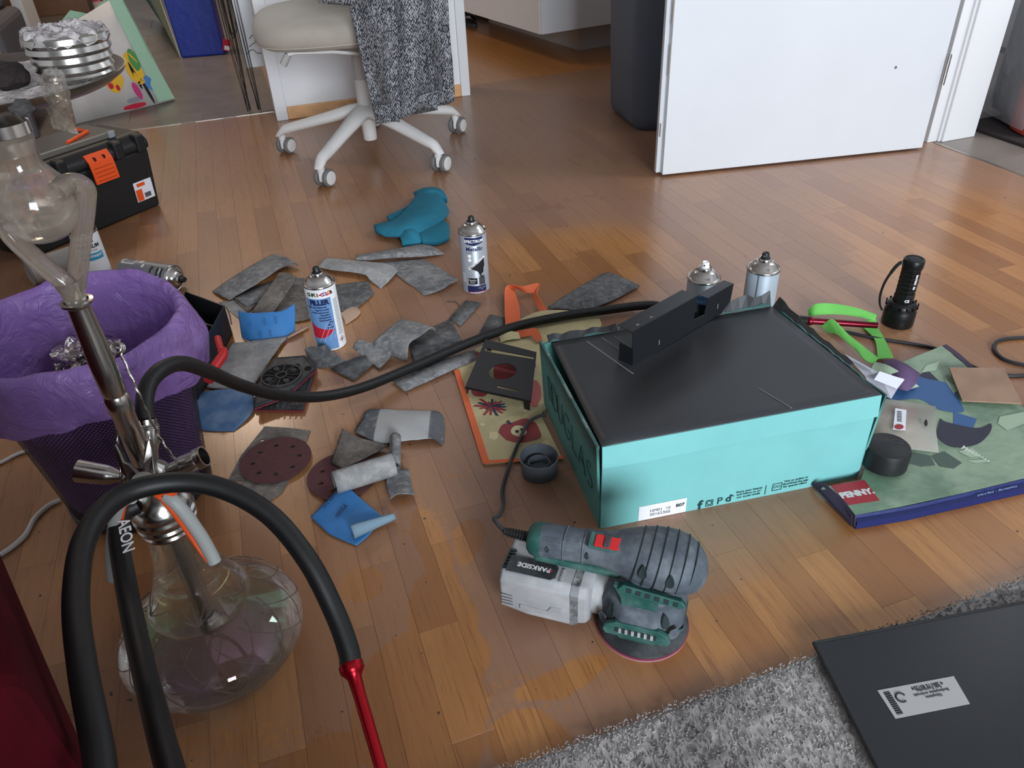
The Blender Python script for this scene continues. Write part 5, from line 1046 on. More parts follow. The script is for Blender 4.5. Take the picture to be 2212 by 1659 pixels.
for (a1, b1, z1, z2) in ((1750, 1772, .006, .020), (1757, 1780, .012, .024)):
    strap('folded_end', [(a1, 1043, z1), (a1 + 40, 1085, z1), (a1 + 90, 1138, z1 - .004)], [(b1, 1043, z2), (b1 + 36, 1074, z2), (b1 + 68, 1114, z2)], PUR, gbag)
strap('binding', [(2035, 747, TZ), (2060, 765, TZ), (2092, 795, TZ)], [(2044, 744, TZ), (2072, 764, TZ), (2104, 793, TZ)], PUR, gbag)
rq = decal('red_square', [(1794, 1049), (1867, 1037), (1900, 1081), (1832, 1091)], TZ + .0004, mat('logo_red', '9c2a35', .5), gbag)
tm = frame(at(1850, 1066, TZ), at(1893, 1058, TZ) - at(1812, 1071, TZ), at(1846, 1040, TZ) - at(1866, 1086, TZ))
text(G(), 'PENNY.', .0165, tm @ T(0, -.001, .0012), .0011).build('lettering', mat('logo_white', 'cfcaca', .5), rq, world=True)
tm = frame(at(2150, 1062, .012), at(2212, 1047, .012) - at(2090, 1076, .012), at(2150, 1040, .025) - at(2150, 1062, .002))
for txt, x0 in (('Compliant bag  -  bring it back', 0), ('Nicht 10001/3z', .02)): text(G(), txt, .006, tm @ T(x0, .004 if x0 == 0 else -.004, .003) @ RZ(math.pi), .0001).build('lettering', mat('bluegrey_ink', '7c8fb4', .6), gbag, world=True)
for px, m_ in (([(1932, 800), (1960, 790), (1990, 815), (2050, 830), (2072, 865), (2080, 890), (2030, 885), (1985, 862), (1930, 865), (1910, 850)], MBL), ([(2030, 905), (2045, 912), (2110, 925), (2140, 915), (2138, 935), (2110, 960), (2060, 966), (2030, 950), (2022, 930)], NBK), ([(2060, 890), (2110, 905), (2100, 930), (2060, 925)], MBL), ([(2012, 985), (2040, 975), (2078, 1000), (2060, 1012), (2030, 1008)], DKG), ([(1960, 975), (2010, 985), (2020, 1005), (1990, 1008), (1962, 1000)], DKG), ([(1985, 810), (2005, 800), (2030, 825), (2035, 860), (1995, 858)], NBK)):
    decal('leaf_print', px, TZ + .0003 + .00012 * len(px) / 10, m_, gbag)
for px in ([(2070, 975), (2100, 968), (2120, 985), (2095, 988)], [(2090, 995), (2130, 992), (2135, 998), (2105, 1000)], [(2160, 900), (2212, 890), (2212, 915), (2175, 930), (2155, 915)], [(2000, 790), (2030, 780), (2022, 800), (1990, 805)], [(2040, 820), (2075, 840), (2060, 850)]): decal('pale_print', px, TZ + .0007, GRN2, gbag)
for k in range(9): decal('fern_print', [(2075 + k * 7, 970 + k * 3), (2082 + k * 7, 962 + k * 4), (2088 + k * 6, 968 + k * 4)], TZ + .0009, mat('white_fern', 'c3cbbf', .5), gbag)
LIME = mat('lime_webbing', '6cbf58', .75, bump=.4, bs=700, bd=.001)
strap('handle', [(1744, 672, .012), (1762, 657, .030), (1800, 656, .032), (1850, 665, .030), (1894, 680, .022)], [(1748, 686, .004), (1760, 682, .012), (1800, 679, .014), (1850, 684, .014), (1890, 694, .008)], LIME, gbag)
strap('handle', [(1890, 690, .010), (1866, 694, .014), (1864, 706, .006), (1890, 735, .006), (1896, 776, .020)], [(1894, 694, .006), (1890, 700, .006), (1895, 706, .004), (1912, 735, .008), (1930, 772, .024)], LIME, gbag)
strap('handle', [(1776, 704, .012), (1790, 692, .026), (1803, 692, .030), (1830, 720, .024), (1862, 746, .024), (1898, 774, .028)], [(1784, 716, .006), (1806, 722, .016), (1818, 730, .018), (1848, 756, .020), (1866, 776, .024), (1886, 786, .026)], LIME, gbag)
strap('crumpled_end', [(1890, 782, .028), (1920, 790, .040), (1960, 815, .034), (1985, 835, .026)], [(1880, 800, .026), (1910, 812, .030), (1945, 830, .028), (1960, 842, .026)], GRN2, gbag)
# ---- things lying on the green bag
o = rebase(G().loft([[at(1906, 777, .034), at(1935, 776, .040), at(1960, 788, .036)], [at(1925, 800, .036), at(1955, 795, .042), at(1987, 806, .034)], [at(1930, 838, .028), at(1962, 845, .032), at(1980, 828, .028)]]).build('card', mat('purple_card', '5a4468', .7), solid=.0008, smooth=60)); tag(o, 'dull purple paper card standing on the green bag behind the clear sachet', 'card')
lc = thing('label_card', 'white printed label card leaning at the right edge of the carton', 'card', Matrix.Translation(at(1890, 810, .03)))
LB = mat('printed_card', 'b9b8c4', .6)
Pc = [at(1824, 764, .050), at(1900, 806, .046), at(1952, 818, .040), at(1925, 862, .028), at(1880, 836, .030), at(1868, 812, .034)]
G().poly(Pc).build('sheet', LB, lc, solid=.0006, world=True)
for k in range(3): G().tube([at(1845 + k * 2, 780 + k * 4, .0495 - k * .001), at(1880 + k * 2, 800 + k * 4, .0480 - k * .001)], .0007, 4).build('print_line', GREYINK, lc, world=True)
G().poly([at(1900, 802, .048), at(1954, 820, .042), at(1938, 840, .037), at(1888, 820, .043)]).build('sticker', mat('white_label', 'e4e6ee', .5), lc, solid=.0004, world=True)
sc_ = thing('plastic_sachet', 'clear plastic sachet with white price label lying on the green bag', 'sachet', Matrix.Translation(at(1950, 915, TZ)))
CLR = mat('clear_plastic', 'c9c4ba', .25, alpha=.42, bump=.5, bs=40, bd=.004)
G().loft([[at(1885, 858, TZ + .004), at(1950, 866, TZ + .009), at(2022, 878, TZ + .004)], [at(1872, 905, TZ + .006), at(1945, 915, TZ + .012), at(2022, 930, TZ + .006)], [at(1862, 945, TZ + .004), at(1950, 968, TZ + .008), at(2028, 978, TZ + .003)]]).build('film', CLR, sc_, smooth=60, solid=.0005, world=True)
decal('yellow_insert', [(1868, 880), (1935, 885), (1960, 905), (1995, 945), (1992, 966), (1870, 942)], TZ + .002, mat('ochre_insert', 'a08450', .7), sc_); decal('pink_insert', [(1925, 876), (1985, 882), (1975, 912), (1920, 905)], TZ + .0026, mat('pink_insert', 'b05f68', .7), sc_)
pl_ = decal('price_label', [(1934, 882), (1958, 886), (1956, 930), (1929, 928)], TZ + .0135, mat('white_label', 'e4e6ee', .5), sc_)
decal('logo_dot', pblob(1942, 922, 10, 5.5, 14, 0), TZ + .0142, mat('logo_red', '9c2a35', .5), pl_)
for k in range(7): decal('barcode_bar', [(1938, 888 + k * 3.4), (1948, 889.5 + k * 3.4), (1948, 890.6 + k * 3.4), (1938, 889.4 + k * 3.4)], TZ + .0142, INK, pl_)
decal('hang_hole', pblob(2000, 914, 4, 7, 10, .1), TZ + .0130, INK, sc_)
cb_ = rebase(G().add([at(2050, 795, TZ + .012), at(2168, 796, TZ + .016), at(2207, 872, TZ + .010), at(2078, 866, TZ + .006)], [(0, 1, 2, 3)]).build('cardboard_square', CARD, solid=.003)); tag(cb_, 'square piece of brown cardboard lying on the green bag', 'cardboard')
# ---- loose black cable at the far right
BC = mat('black_cable', '1f1f24', .5)
c_ = rebase(G().tube(crom([at(1800, 712, .004), at(1850, 722, .004), at(1905, 733, .004), at(2010, 750, .004), at(2060, 770, .004), at(2120, 800, .004), at(2185, 812, .004), at(2260, 805, .004), at(2330, 790, .004), at(2260, 795, .004), at(2205, 787, .004), at(2165, 774, .004), at(2148, 752, .004), at(2160, 735, .004), at(2212, 729, .004), at(2300, 728, .004)], 8), .0036, 8).build('cable', BC, smooth=60)); tag(c_, 'black cable looping on the floor at the right edge', 'cable')
# ================================================================== rug and the dark panel lying on it
b_rug = sum(ab(at(x, y, .012))[1] for x, y in ((1140, 1659), (1760, 1410), (2212, 1240))) / 3
rug = thing('rug', 'grey mottled shaggy rug at the bottom right of the floor', 'rug', RM @ T(.45, b_rug - .5, 0))
def rug_mat():
    t = NT('grey_shag'); v = t.pos(); big = t.step(t.noise(v, 7, 4, .6), .42, .68); fn = t.noise(v, 190, 4, .6)
    c = t.mix(fn, '7b7775', 'bdb8b6'); c = t.mix(t.math('MULTIPLY', big, .6), c, '57504e'); t.l(c, t.b.inputs['Base Color']); t.b.inputs['Roughness'].default_value = .95; t.b.inputs['Sheen Weight'].default_value = .2; return t.m
RUG = rug_mat()
G().box(-.80, 1.2, -.5, .5, 0, .006).build('backing', mat('rug_backing', '6d6866', .95), rug)
NX, NY = 300, 190; x0, x1, y0, y1 = -.75, .75, -.42, .503; rows = []
for j in range(NY + 1):
    row = []
    for i in range(NX + 1):
        x, y = x0 + (x1 - x0) * i / NX, y0 + (y1 - y0) * j / NY
        h = .0095 + .0035 * noise.noise((x * 70, y * 70, 0)) + .0030 * noise.noise((x * 160, y * 160, 3)); e = min(1, (.505 - y) / .010 + .15); row.append((x + .002 * noise.noise((x * 120, y * 120, 7)), y + .002 * noise.noise((x * 120, y * 120, 9)) + (.003 * noise.noise((x * 60, 1, 1)) if j == NY else 0), max(.001, h * max(.1, e))))
    rows.append(row)
o = G().loft(rows).build('pile', RUG, rug, smooth=60, fix=False); o['kind'] = 'stuff'
rg = random.Random(11); q = G()
for k in range(42000):
    x = rg.uniform(-.62, .70); y = .505 - rg.random() ** 1.15 * .60; a = rg.uniform(0, 6.283); l_ = rg.uniform(.0025, .0058); w = .0006; bz = .009; dx, dy = math.cos(a), math.sin(a)
    q.v += [Vector((x - dy * w, y + dx * w, bz)), Vector((x + dy * w, y - dx * w, bz)), Vector((x + dx * l_ * .6, y + dy * l_ * .6, bz + .0045)), Vector((x + dx * l_, y + dy * l_, bz + rg.uniform(.001, .004)))]
    b = len(q.v) - 4; q.f += [(b, b + 1, b + 2), (b + 1, b + 3, b + 2)]
o = q.build('tuft', RUG, rug, fix=False); o['kind'] = 'stuff'
# dark panel
zp = .022; c0, cl, ct = at(1757, 1390, zp), at(1895, 1659, zp), at(2212, 1302, zp)
exd = (ct - c0).normalized(); eyd = (cl - c0); eyd = (eyd - exd * eyd.dot(exd)).normalized(); PB = frame(c0, exd, -eyd)
pb = thing('glass_panel', 'large dark grey panel with printed white sticker lying on the rug', 'panel', PB)
lsk = (cl - c0).dot(exd) / (cl - c0).dot(eyd)
G().prism([(0, 0), (.62, .0), (.62 + lsk * .5, -.5), (lsk * .5, -.5)], -.006, .002).build('board', mat('anthracite_panel', '282a2e', .30, var=.06, vs=5, spec=.4), pb, bevel=.002)
edge = G().tube([(.0, -.0005, .0015), (.62, -.0005, .0015)], .0022, 6).build('edge', BLACKPL, pb); G().tube([(0, 0, .0015), (lsk * .5, -.5, .0015)], .0022, 6).build('edge', BLACKPL, pb)
S0 = [PB.inverted() @ at(*p, zp + .002) for p in ((1895, 1492), (2060, 1461), (2095, 1521), (1934, 1553))]
st_ = G().add([(p.x, p.y, .0022) for p in S0] + [(p.x, p.y, .0026) for p in S0], [(4, 5, 6, 7), (0, 1, 5, 4), (1, 2, 6, 5), (2, 3, 7, 6), (3, 0, 4, 7)]).build('sticker', mat('silver_sticker', 'a9a8a8', .4), pb)
SX = frame((S0[0] + S0[1] + S0[2] + S0[3]) / 4 + Vector((0, 0, .0005)), S0[1] - S0[0], S0[0] - S0[3])
L_ = (S0[1] - S0[0]).length; Hh = (S0[0] - S0[3]).length; up = SX @ RZ(math.pi)
text(G(), 'Glasplatte\nBodenplatte anthrazit\nfuer Kaminofen', .0052, up @ T(-.012, -.004, .0005), .0001).build('lettering', INK, st_); text(G(), '4 260115 831254', .0058, up @ T(-.012, -Hh * .34, .0005), .0002).build('lettering', INK, st_)
q = G()
for k in range(22): y = -Hh * .40 + k * Hh * .8 / 22; rect(q, -L_ * .44, -L_ * .36, y, y + Hh * .02 * (1 + k % 2), SX @ T(0, 0, .0003))
o = q.build('barcode', INK, st_); o['kind'] = 'stuff'
G().tube([(-L_ * .27 + .006 * math.cos(a), Hh * .12 + .006 * math.sin(a), .0004) for a in [.3 + k * .45 for k in range(12)]], .0011, 5, M=SX).build('recycling_mark', INK, st_)
# ================================================================== swivel chair
def atY(px, py, y): w = ray(px, py); return CAM + w * (y / w.y)
CHW = mat('white_powder_coat', 'd9d7d5', .4); CHG = mat('caster_grey', '6e6c6b', .6); SEATF = mat('beige_grey_upholstery', 'a49c90', .9, var=.06, vs=8, bump=.25, bs=500, sheen=.2)
cc = Vector((-.455, 2.745, 0)); ch = thing('office_chair', 'white swivel office chair with beige seat standing before the white wall', 'chair', Matrix.Translation(cc))
ends = [at(617, 332), at(700, 404), at(950, 372), at(986, 288), Vector((-.50, 3.075, 0))]
hz_ = .135
for e in ends:
    d = (e - cc); d.z = 0; L = d.length; d.normalize(); s_ = Vector((-d.y, d.x, 0))
    st_ = [(.020, hz_ + .020, .036, .026), (.06, hz_ + .016, .033, .024), (L * .5, hz_ - .010, .027, .020), (L - .040, .094, .022, .018), (L - .014, .088, .020, .017), (L, .076, .0185, .0175)]
    rows = [[d * x + s_ * (w * math.cos(a)) + Vector((0, 0, z + h * math.sin(a))) for a in [2 * math.pi * k / 12 for k in range(12)]] for x, z, w, h in st_]
    rows.append([d * (L + .012) + (s_ * math.cos(a) - d * math.sin(a) * 1.0) * .0 + s_ * .014 * math.cos(a) + Vector((0, 0, .066)) + d * (.012 * math.sin(a)) for a in [2 * math.pi * k / 12 for k in range(12)]])
    lg = G().loft(rows, closed=True, caps=True).build('leg', CHW, ch, smooth=60)
    G().tube([d * L + Vector((0, 0, .080)), d * L + Vector((0, 0, .050))], [.014, .0125], 14).build('leg_socket', CHW, lg, smooth=40)
    wd = Vector((.93, .0, 0)) if e.x < -.3 else Vector((.98, -.15, 0)); wd.normalize()
    wd = Vector((math.cos(.25), -math.sin(.25) * 2.2, 0)).normalized(); cp_ = d * L + Vector((0, 0, .029)) + Vector((wd.y, -wd.x, 0)) * -.012
    cs = G().tube([cp_ - wd * .008, cp_ + wd * .008], .019, 20).build('caster', CHW, ch, smooth=40)
    G().box(-.009, .009, -.012, .012, .02, .05, Matrix.Translation(d * L)).build('caster_fork', CHW, cs, bevel=.004)
    for s2 in (-1, 1):
        M = along(cp_ + wd * s2 * .010, cp_ + wd * s2 * .030)
        G().lathe([(0, 0), (.026, 0), (.029, .003), (.029, .012), (.026, .0155), (.022, .016)], 28, M).build('caster_tyre', CHG, cs, smooth=40)
        G().lathe([(.0225, .0150), (.0220, .0172), (.015, .0182), (0, .0185)], 28, M).build('caster_cover', CHW, cs, smooth=40)
G().lathe([(0, .055), (.022, .055), (.024, .060), (.026, .16), (.045, .145), (.045, .165), (.030, .172), (.027, .175), (.026, .26), (.0, .26)], 32).build('hub', CHW, ch, smooth=35)
G().lathe([(.024, .25), (.024, .30), (.0245, .305), (.0245, .375), (0, .375)], 28).build('gas_column', mat('column_grey', 'b9b7b5', .4), ch, smooth=35)
G().box(-.13, .13, -.11, .11, .365, .405).build('seat_plate', mat('warm_grey_plastic', '9a948b', .5), ch, bevel=.012)
# seat cushion: rounded slab, front edge rolled
rows = []
SH, SWd = .235, .285
n = 40
for z, k in ((.395, .80), (.400, .92), (.415, .985), (.440, 1.0), (.465, .985), (.482, .93), (.490, .80), (.493, .5), (.494, .01)):
    row = []
    for i in range(n):
        a = 2 * math.pi * i / n; c_, s_ = math.cos(a), math.sin(a); e = 3.2
        row.append((SWd * k * math.copysign(abs(c_) ** (2 / e), c_), SH * k * math.copysign(abs(s_) ** (2 / e), s_), z + (.008 * s_ if z > .45 else 0)))
    rows.append(row)
rot = RZ(.22) @ T(-.035, -.02, 0)
seat = G().loft(rows, rot, closed=True, caps=True).build('seat', SEATF, ch, smooth=70, sub=1)
G().tube([rot @ Vector((p[0] * 1.004, p[1] * 1.004, p[2])) for p in rows[2]], .0016, 5, closed=True).build('piping', mat('piping_beige', 'b5ada1', .8), seat)
lv = [at(618, 125, .36) - cc]; a_ = atY(622, 118, 2.50) - cc; b_ = atY(612, 140, 2.50) - cc
G().tube([atY(775, 116, 2.60) - cc, atY(720, 112, 2.53) - cc, atY(640, 114, 2.50) - cc, a_], .0055, 8).build('lever', CHW, ch, smooth=40)
G().tube([a_, b_], [.0105, .0115], 12).build('lever_knob', mat('knob_grey', 'a9a7a4', .5), ch, smooth=40)
G().tube(crom([(0, .12, .38), (0, .25, .40), (0, .29, .50), (0, .30, .75)], 6), .018, 12).build('back_support', CHW, ch, smooth=60)
G().loft([[(.22 * (i / 6 - .5) * 2, .27 - .05 * (i / 6 * 2 - 1) ** 2 * -1, z) for i in range(7)] for z in (.62, .72, .85, .98)]).build('backrest', SEATF, ch, solid=.05, smooth=60, sub=1)
# ---- knitted cardigan thrown over the seat, hanging to the front
def knit():
    t = NT('marled_knit'); v = t.obj(); m = t.n('ShaderNodeMapping'); t.l(v, m.inputs['Vector']); m.inputs['Scale'].default_value = (1, 1, .45)
    a = t.noise(m.outputs[0], 330, 2, .6, .6); b = t.noise(v, 45, 3); sp = t.n('ShaderNodeSeparateXYZ'); t.l(v, sp.inputs[0])
    rib = t.math('SINE', t.math('MULTIPLY', sp.outputs[0], 900.0)); st2 = t.math('SINE', t.math('MULTIPLY', sp.outputs[2], 560.0)); f = t.math('ADD', a, t.math('MULTIPLY', b, .25)); f = t.math('ADD', f, t.math('MULTIPLY', t.math('MULTIPLY', rib, st2), .08))
    t.l(t.mix(t.step(f, .56, .72), '23252b', 'a0a0a4'), t.b.inputs['Base Color']); t.b.inputs['Roughness'].default_value = .95; t.bump(f, .8, .004); return t.m
KN = knit()
cg = thing('cardigan', 'black and white marled knitted cardigan draped over the office chair', 'cardigan', Matrix.Translation(Vector((-.27, 2.50, .15))))
def drape(name, L0, L1, R0_, R1_, y0, fold, seed, nx=36, ny=40):
    rows = []
    for j in range(ny + 1):
        t_ = j / ny; row = []
        for i in range(nx + 1):
            u = i / nx; lx, ly = L0[0] + (L1[0] - L0[0]) * t_, L0[1] + (L1[1] - L0[1]) * t_; rx, ry = R0_[0] + (R1_[0] - R0_[0]) * t_, R0_[1] + (R1_[1] - R0_[1]) * t_
            px, py = lx + (rx - lx) * u, ly + (ry - ly) * u; dep = y0 + fold * math.sin(u * 9 + seed + t_ * 1.2) * (.35 + .65 * t_) + .018 * noise.noise((u * 5, t_ * 4, seed))
            row.append(atY(px, py, dep))
        rows.append(row)
    return G().loft(rows).build(name, KN, cg, smooth=70, solid=.006, world=True)
drape('front_left', (738, -60), (812, 262), (900, -60), (945, 238), 2.40, .030, .3); drape('front_right', (850, -70), (862, 258), (962, -60), (982, 214), 2.385, .022, 2.1)
drape('hem_left', (806, 228), (812, 266), (862, 224), (864, 262), 2.378, .006, .5, 10, 8); drape('hem_right', (866, 222), (870, 250), (968, 186), (984, 218), 2.372, .006, 1.5, 14, 8)
drape('sleeve', (690, -60), (690, 6), (760, -60), (768, 12), 2.33, .01, 4, 12, 10)
for px, py in ((962, 62), (960, 142)): G().lathe([(0, .003), (.008, .003), (.010, 0), (.008, -.002), (0, -.002)], 16, along(atY(px, py, 2.362), CAM)).build('button', BLACKPL, cg, smooth=40, world=True)
# ================================================================== teal glove / cloth
TEALC = mat('teal_felt', '1f6f86', .9, var=.08, vs=25, bump=.3, bs=600)
gl = thing('work_glove', 'crumpled teal fabric gloves lying on the floor behind the sandpaper', 'gloves', Matrix.Translation(at(890, 490)))
def pad(name, rows, m, par, h=.012, k=5):
    R = [crom([at(*p) for p in r_], k) for r_ in rows]; n = len(R[0]); cols = [crom([r_[i] for r_ in R], k) for i in range(n)]; Q = [[cols[i][j] for i in range(n)] for j in range(len(cols[0]))]
    return G().loft(Q).build(name, m, par, smooth=80, solid=h, off=0, world=True, bevel=0, sub=1)
pad('glove_back', [[(808, 492, .010), (812, 502, .014), (835, 512, .008)], [(855, 478, .020), (875, 492, .030), (890, 512, .014)], [(890, 440, .026), (925, 458, .040), (945, 490, .018)], [(905, 415, .018), (945, 420, .026), (970, 462, .012)]], TEALC, gl, .022)
pad('glove_cuff', [[(862, 505, .012), (866, 516, .012), (868, 530, .008)], [(880, 500, .028), (890, 510, .026), (905, 528, .008)], [(893, 497, .024), (900, 505, .022), (912, 522, .008)]], TEALC, gl, .016)
pad('glove_finger', [[(905, 505, .012), (908, 515, .014), (912, 527, .010)], [(935, 492, .020), (940, 506, .022), (948, 526, .010)], [(965, 482, .014), (970, 492, .016), (970, 518, .008)]], TEALC, gl, .018)
pad('glove_finger', [[(895, 420, .014), (900, 432, .016), (905, 445, .012)], [(915, 412, .030), (930, 418, .034), (945, 430, .020)], [(940, 411, .024), (955, 416, .024), (968, 436, .014)]], TEALC, gl, .020)
pad('glove_finger', [[(835, 470, .010), (838, 475, .010), (842, 480, .008)], [(860, 458, .018), (866, 464, .018), (872, 472, .012)], [(885, 446, .018), (890, 454, .018), (896, 462, .014)]], TEALC, gl, .010)
# ================================================================== black tool organiser with a red handle
og = thing('tool_case', 'open black plastic tool case with a red handle beside the waste bin', 'tool case', Matrix.Translation(at(450, 760)))
fa, fb = at(505, 700, .075), at(425, 860, .075)
b0, b1, b2_, b3 = at(503, 722), at(430, 868), at(360, 850), at(420, 690)
def rise(p, h): return Vector((p.x, p.y, h))
h_ = .075; base4 = [b0, b1, b2_, b3]; c4 = sum(base4, Vector()) / 4
G().hexa([rise(p, .001) for p in base4], [rise(p, .006) for p in base4]).build('floor_plate', BLACKPL, og, world=True)
for i in range(4):
    p, q_ = base4[i], base4[(i + 1) % 4]; ci = (c4 - p).normalized() * .004; cj = (c4 - q_).normalized() * .004
    G().hexa([rise(p, .001), rise(q_, .001), rise(q_ + cj, .001), rise(p + ci, .001)], [rise(p, h_), rise(q_, h_), rise(q_ + cj, h_), rise(p + ci, h_)]).build('side_wall', BLACKPL, og, world=True, bevel=.001)
for k in range(3):
    t_ = .25 + .25 * k; p, q_ = b0 + (b1 - b0) * t_, b3 + (b2_ - b3) * t_; d = (b1 - b0).normalized() * .0015
    G().hexa([rise(p - d, .005), rise(p + d, .005), rise(q_ + d, .005), rise(q_ - d, .005)], [rise(p - d, .055), rise(p + d, .055), rise(q_ + d, .055), rise(q_ - d, .055)]).build('divider', BLACKPL, og, world=True)
G().tube(crom([at(470, 730, .085), at(476, 752, .080), at(482, 765, .074), at(466, 790, .068), at(450, 822, .058)], 6), [.007] * 8 + [.010] * 17, 12).build('handle', REDPL, og, smooth=60, world=True)
G().tube(crom([at(490, 665, .080), at(496, 680, .080), at(500, 700, .078)], 4), .0018, 6).build('latch', STEELD, og, smooth=40, world=True)
# ================================================================== black and orange tool box
br_, bl_ = at(358, 441), at(172, 520); d1 = (bl_ - br_).normalized(); d2 = Vector((d1.y, -d1.x, 0)); TW, TD, TH = .46, .23, .180
TBM = frame(br_ + d1 * TW, -d1, Vector((d1.y, -d1.x, 0)))
TBX = mat('toolbox_black', '17181a', .5, bump=.05, bs=300)
tx = thing('tool_box', 'black plastic tool box with orange latches standing behind the hookah', 'tool box', TBM)
G().hexa([(.012, .010, 0), (TW - .012, .010, 0), (TW - .012, TD - .010, 0), (.012, TD - .010, 0)], [(0, 0, TH), (TW, 0, TH), (TW, TD, TH), (0, TD, TH)]).build('body', TBX, tx, bevel=.008, seg=3)
ld = G().loft([[(-.006, -.006, TH), (TW + .006, -.006, TH), (TW + .006, TD + .006, TH), (-.006, TD + .006, TH)], [(-.006, -.006, TH + .025), (TW + .006, -.006, TH + .025), (TW + .006, TD + .006, TH + .025), (-.006, TD + .006, TH + .025)], [(.0, .020, TH + .050), (TW, .020, TH + .050), (TW, TD - .020, TH + .050), (.0, TD - .020, TH + .050)]], closed=True, caps=True).build('lid', TBX, tx, bevel=.010, seg=3)
for x in (.012, .165, .345, TW - .04): G().box(x, x + .030, -.012, TD + .010, TH - .004, TH + .048).build('lid_rib', TBX, ld, bevel=.006)
for x in (TW - .385, TW - .205):
    lt = G().loft([[(x, -.017, TH - .045), (x + .075, -.017, TH - .045)], [(x, -.016, TH - .01), (x + .075, -.016, TH - .01)], [(x, -.0135, TH + .015), (x + .075, -.0135, TH + .015)], [(x, .002, TH + .036), (x + .075, .002, TH + .036)]]).build('latch', ORANGEPL, tx, solid=.004)
    for k in range(4): G().box(x + .008, x + .067, -.0205, -.0185, TH - .038 + k * .012, TH - .0365 + k * .012).build('latch_line', mat('dark_orange', 'b23f12', .6), lt)
    for xx in (x + .02, x + .05): G().box(xx, xx + .003, -.018, -.006, TH + .018, TH + .028).build('latch_notch', TBX, lt)
G().box(.06, TW - .06, .040, TD - .040, TH + .048, TH + .066).build('clear_tray', mat('smoked_tray', '6d6860', .3, alpha=.9), ld, bevel=.003)
for x in (.075, TW - .09): G().box(x, x + .02, .030, .045, TH + .05, TH + .068).build('tray_clip', mat('tray_clip_grey', '8b8f92', .4), ld, bevel=.002)
G().tube([(TW * .55, .05, TH + .070), (TW * .75, .09, TH + .071), (TW * .75, .15, TH + .071)], .005, 8).build('orange_tool', ORANGEPL, ld)
lb_ = G().box(TW - .085, TW - .022, -.0012, -.0002, .035, .095, Matrix(((1, 0, 0, 0), (0, 1, -.062, .009), (0, 0, 1, 0), (0, 0, 0, 1)))).build('label', mat('white_label', 'e4e6ee', .5), tx)
SKW = Matrix(((1, 0, 0, 0), (0, 1, -.062, .0085), (0, 0, 1, 0), (0, 0, 0, 1)))
G().box(TW - .083, TW - .062, -.0022, -.0012, .037, .072, SKW).build('orange_field', ORANGEPL, lb_); G().box(TW - .075, TW - .047, -.0022, -.0012, .080, .090, SKW).build('orange_field', ORANGEPL, lb_)
q = G()
for k in range(9): q.box(TW - .056 + k * .0025, TW - .055 + k * .0025 + .0006 * (k % 2), -.0022, -.0012, .042, .056, SKW)
o = q.build('barcode', INK, lb_); o['kind'] = 'stuff'
# dark case filling the corner left of the tool box
o = rebase(G().box(-.15, .15, -.10, .10, 0, .13, Matrix.Translation(at(-40, 560) + Vector((-.12, -.10, 0))) @ RZ(.4)).build('storage_case', TBX, bevel=.015, seg=3)); tag(o, 'dark black case in the shade at the left edge below the tool box', 'case')
# white cables at the left edge
WC = mat('white_cable', 'c9c6c2', .5)
o = rebase(G().tube(crom([at(-60, 1020, .004), at(0, 1000, .004), at(45, 978, .004), at(120, 960, .004)], 6), .0035, 8).build('cable', WC, smooth=60)); tag(o, 'white cable short piece at the left edge beside the bin', 'cable', 'white cables by the bin')
o = rebase(G().tube(crom([at(130, 1080, .004), at(105, 1092, .004), at(75, 1120, .004), at(55, 1155, .004), at(20, 1186, .004), at(-50, 1230, .004)], 6), .0042, 8).build('cable', WC, smooth=60)); tag(o, 'white cable curving out from under the mesh bin', 'cable', 'white cables by the bin')
# ================================================================== maroon seat at the near left
MAR = mat('maroon_fabric', '43060f', .95, spec=.15, var=.2, vs=9, bump=.3, bs=200)
e0, e1 = at(0, 1185, .30), at(196, 1640, .30); dd = (e1 - e0).normalized(); nn = Vector((dd.y, -dd.x, 0)); nn = nn if nn.x < 0 else -nn
SM_ = frame(e0 - dd * .25, dd, nn)
so = thing('sofa', 'dark maroon fabric sofa at the bottom left edge', 'sofa', SM_)
sg = SM_.col[2].to_3d().z
G().box(0, .62, 0, .40, 0, .17 * sg).build('base', MAR, so, bevel=.02, seg=3); G().box(0, .62, 0, .40, .175 * sg, .30 * sg).build('seat_cushion', MAR, so, bevel=.035, seg=4, smooth=50)
G().box(-1.35, .20, -.78, -.56, 0, .80).build('backrest', MAR, so, bevel=.05, seg=4, smooth=50, world=True); G().box(-1.35, .15, -.555, -.12, .07, .38).build('added_long_seat', MAR, so, bevel=.05, seg=4, smooth=50, world=True)  # unseen backrest and seat behind the camera, added to shade the lower-left floor
# ================================================================== things beyond the doorways
# mint and white shopping bag with bright print (left hall)
WB = mat('white_bag_print', 'cfc9c4', .5, var=.04, vs=12); MINT = mat('mint_bag', '9fc4a8', .55, bump=.3, bs=30, bd=.006)
mb = thing('shopping_bag', 'white and mint shopping bag with colourful print standing in the tiled hall', 'shopping bag', Matrix.Translation(at(270, 240)))
f0, f1 = at(165, 268), at(378, 216); g0, g1 = at(150, 180), at(330, 160); fx = (f1 - f0)
HB = .34
t0_, t1_ = f0 + fx * .05 + Vector((-.02, .10, HB)), f1 - fx * .36 + Vector((0, .12, HB + .10))
q = G().loft([[f0 + (f1 - f0) * i / 6 + Vector((0, 0, .001)) for i in range(7)], [(f0 + (f1 - f0) * i / 6) * .5 + (t0_ + (t1_ - t0_) * i / 6) * .5 + Vector((.01 * math.sin(i * 2), -.02, 0)) for i in range(7)], [t0_ + (t1_ - t0_) * i / 6 for i in range(7)]]); q.build('front_panel', WB, mb, solid=.003, smooth=60, world=True)
bk = Vector((-.10, .22, 0))
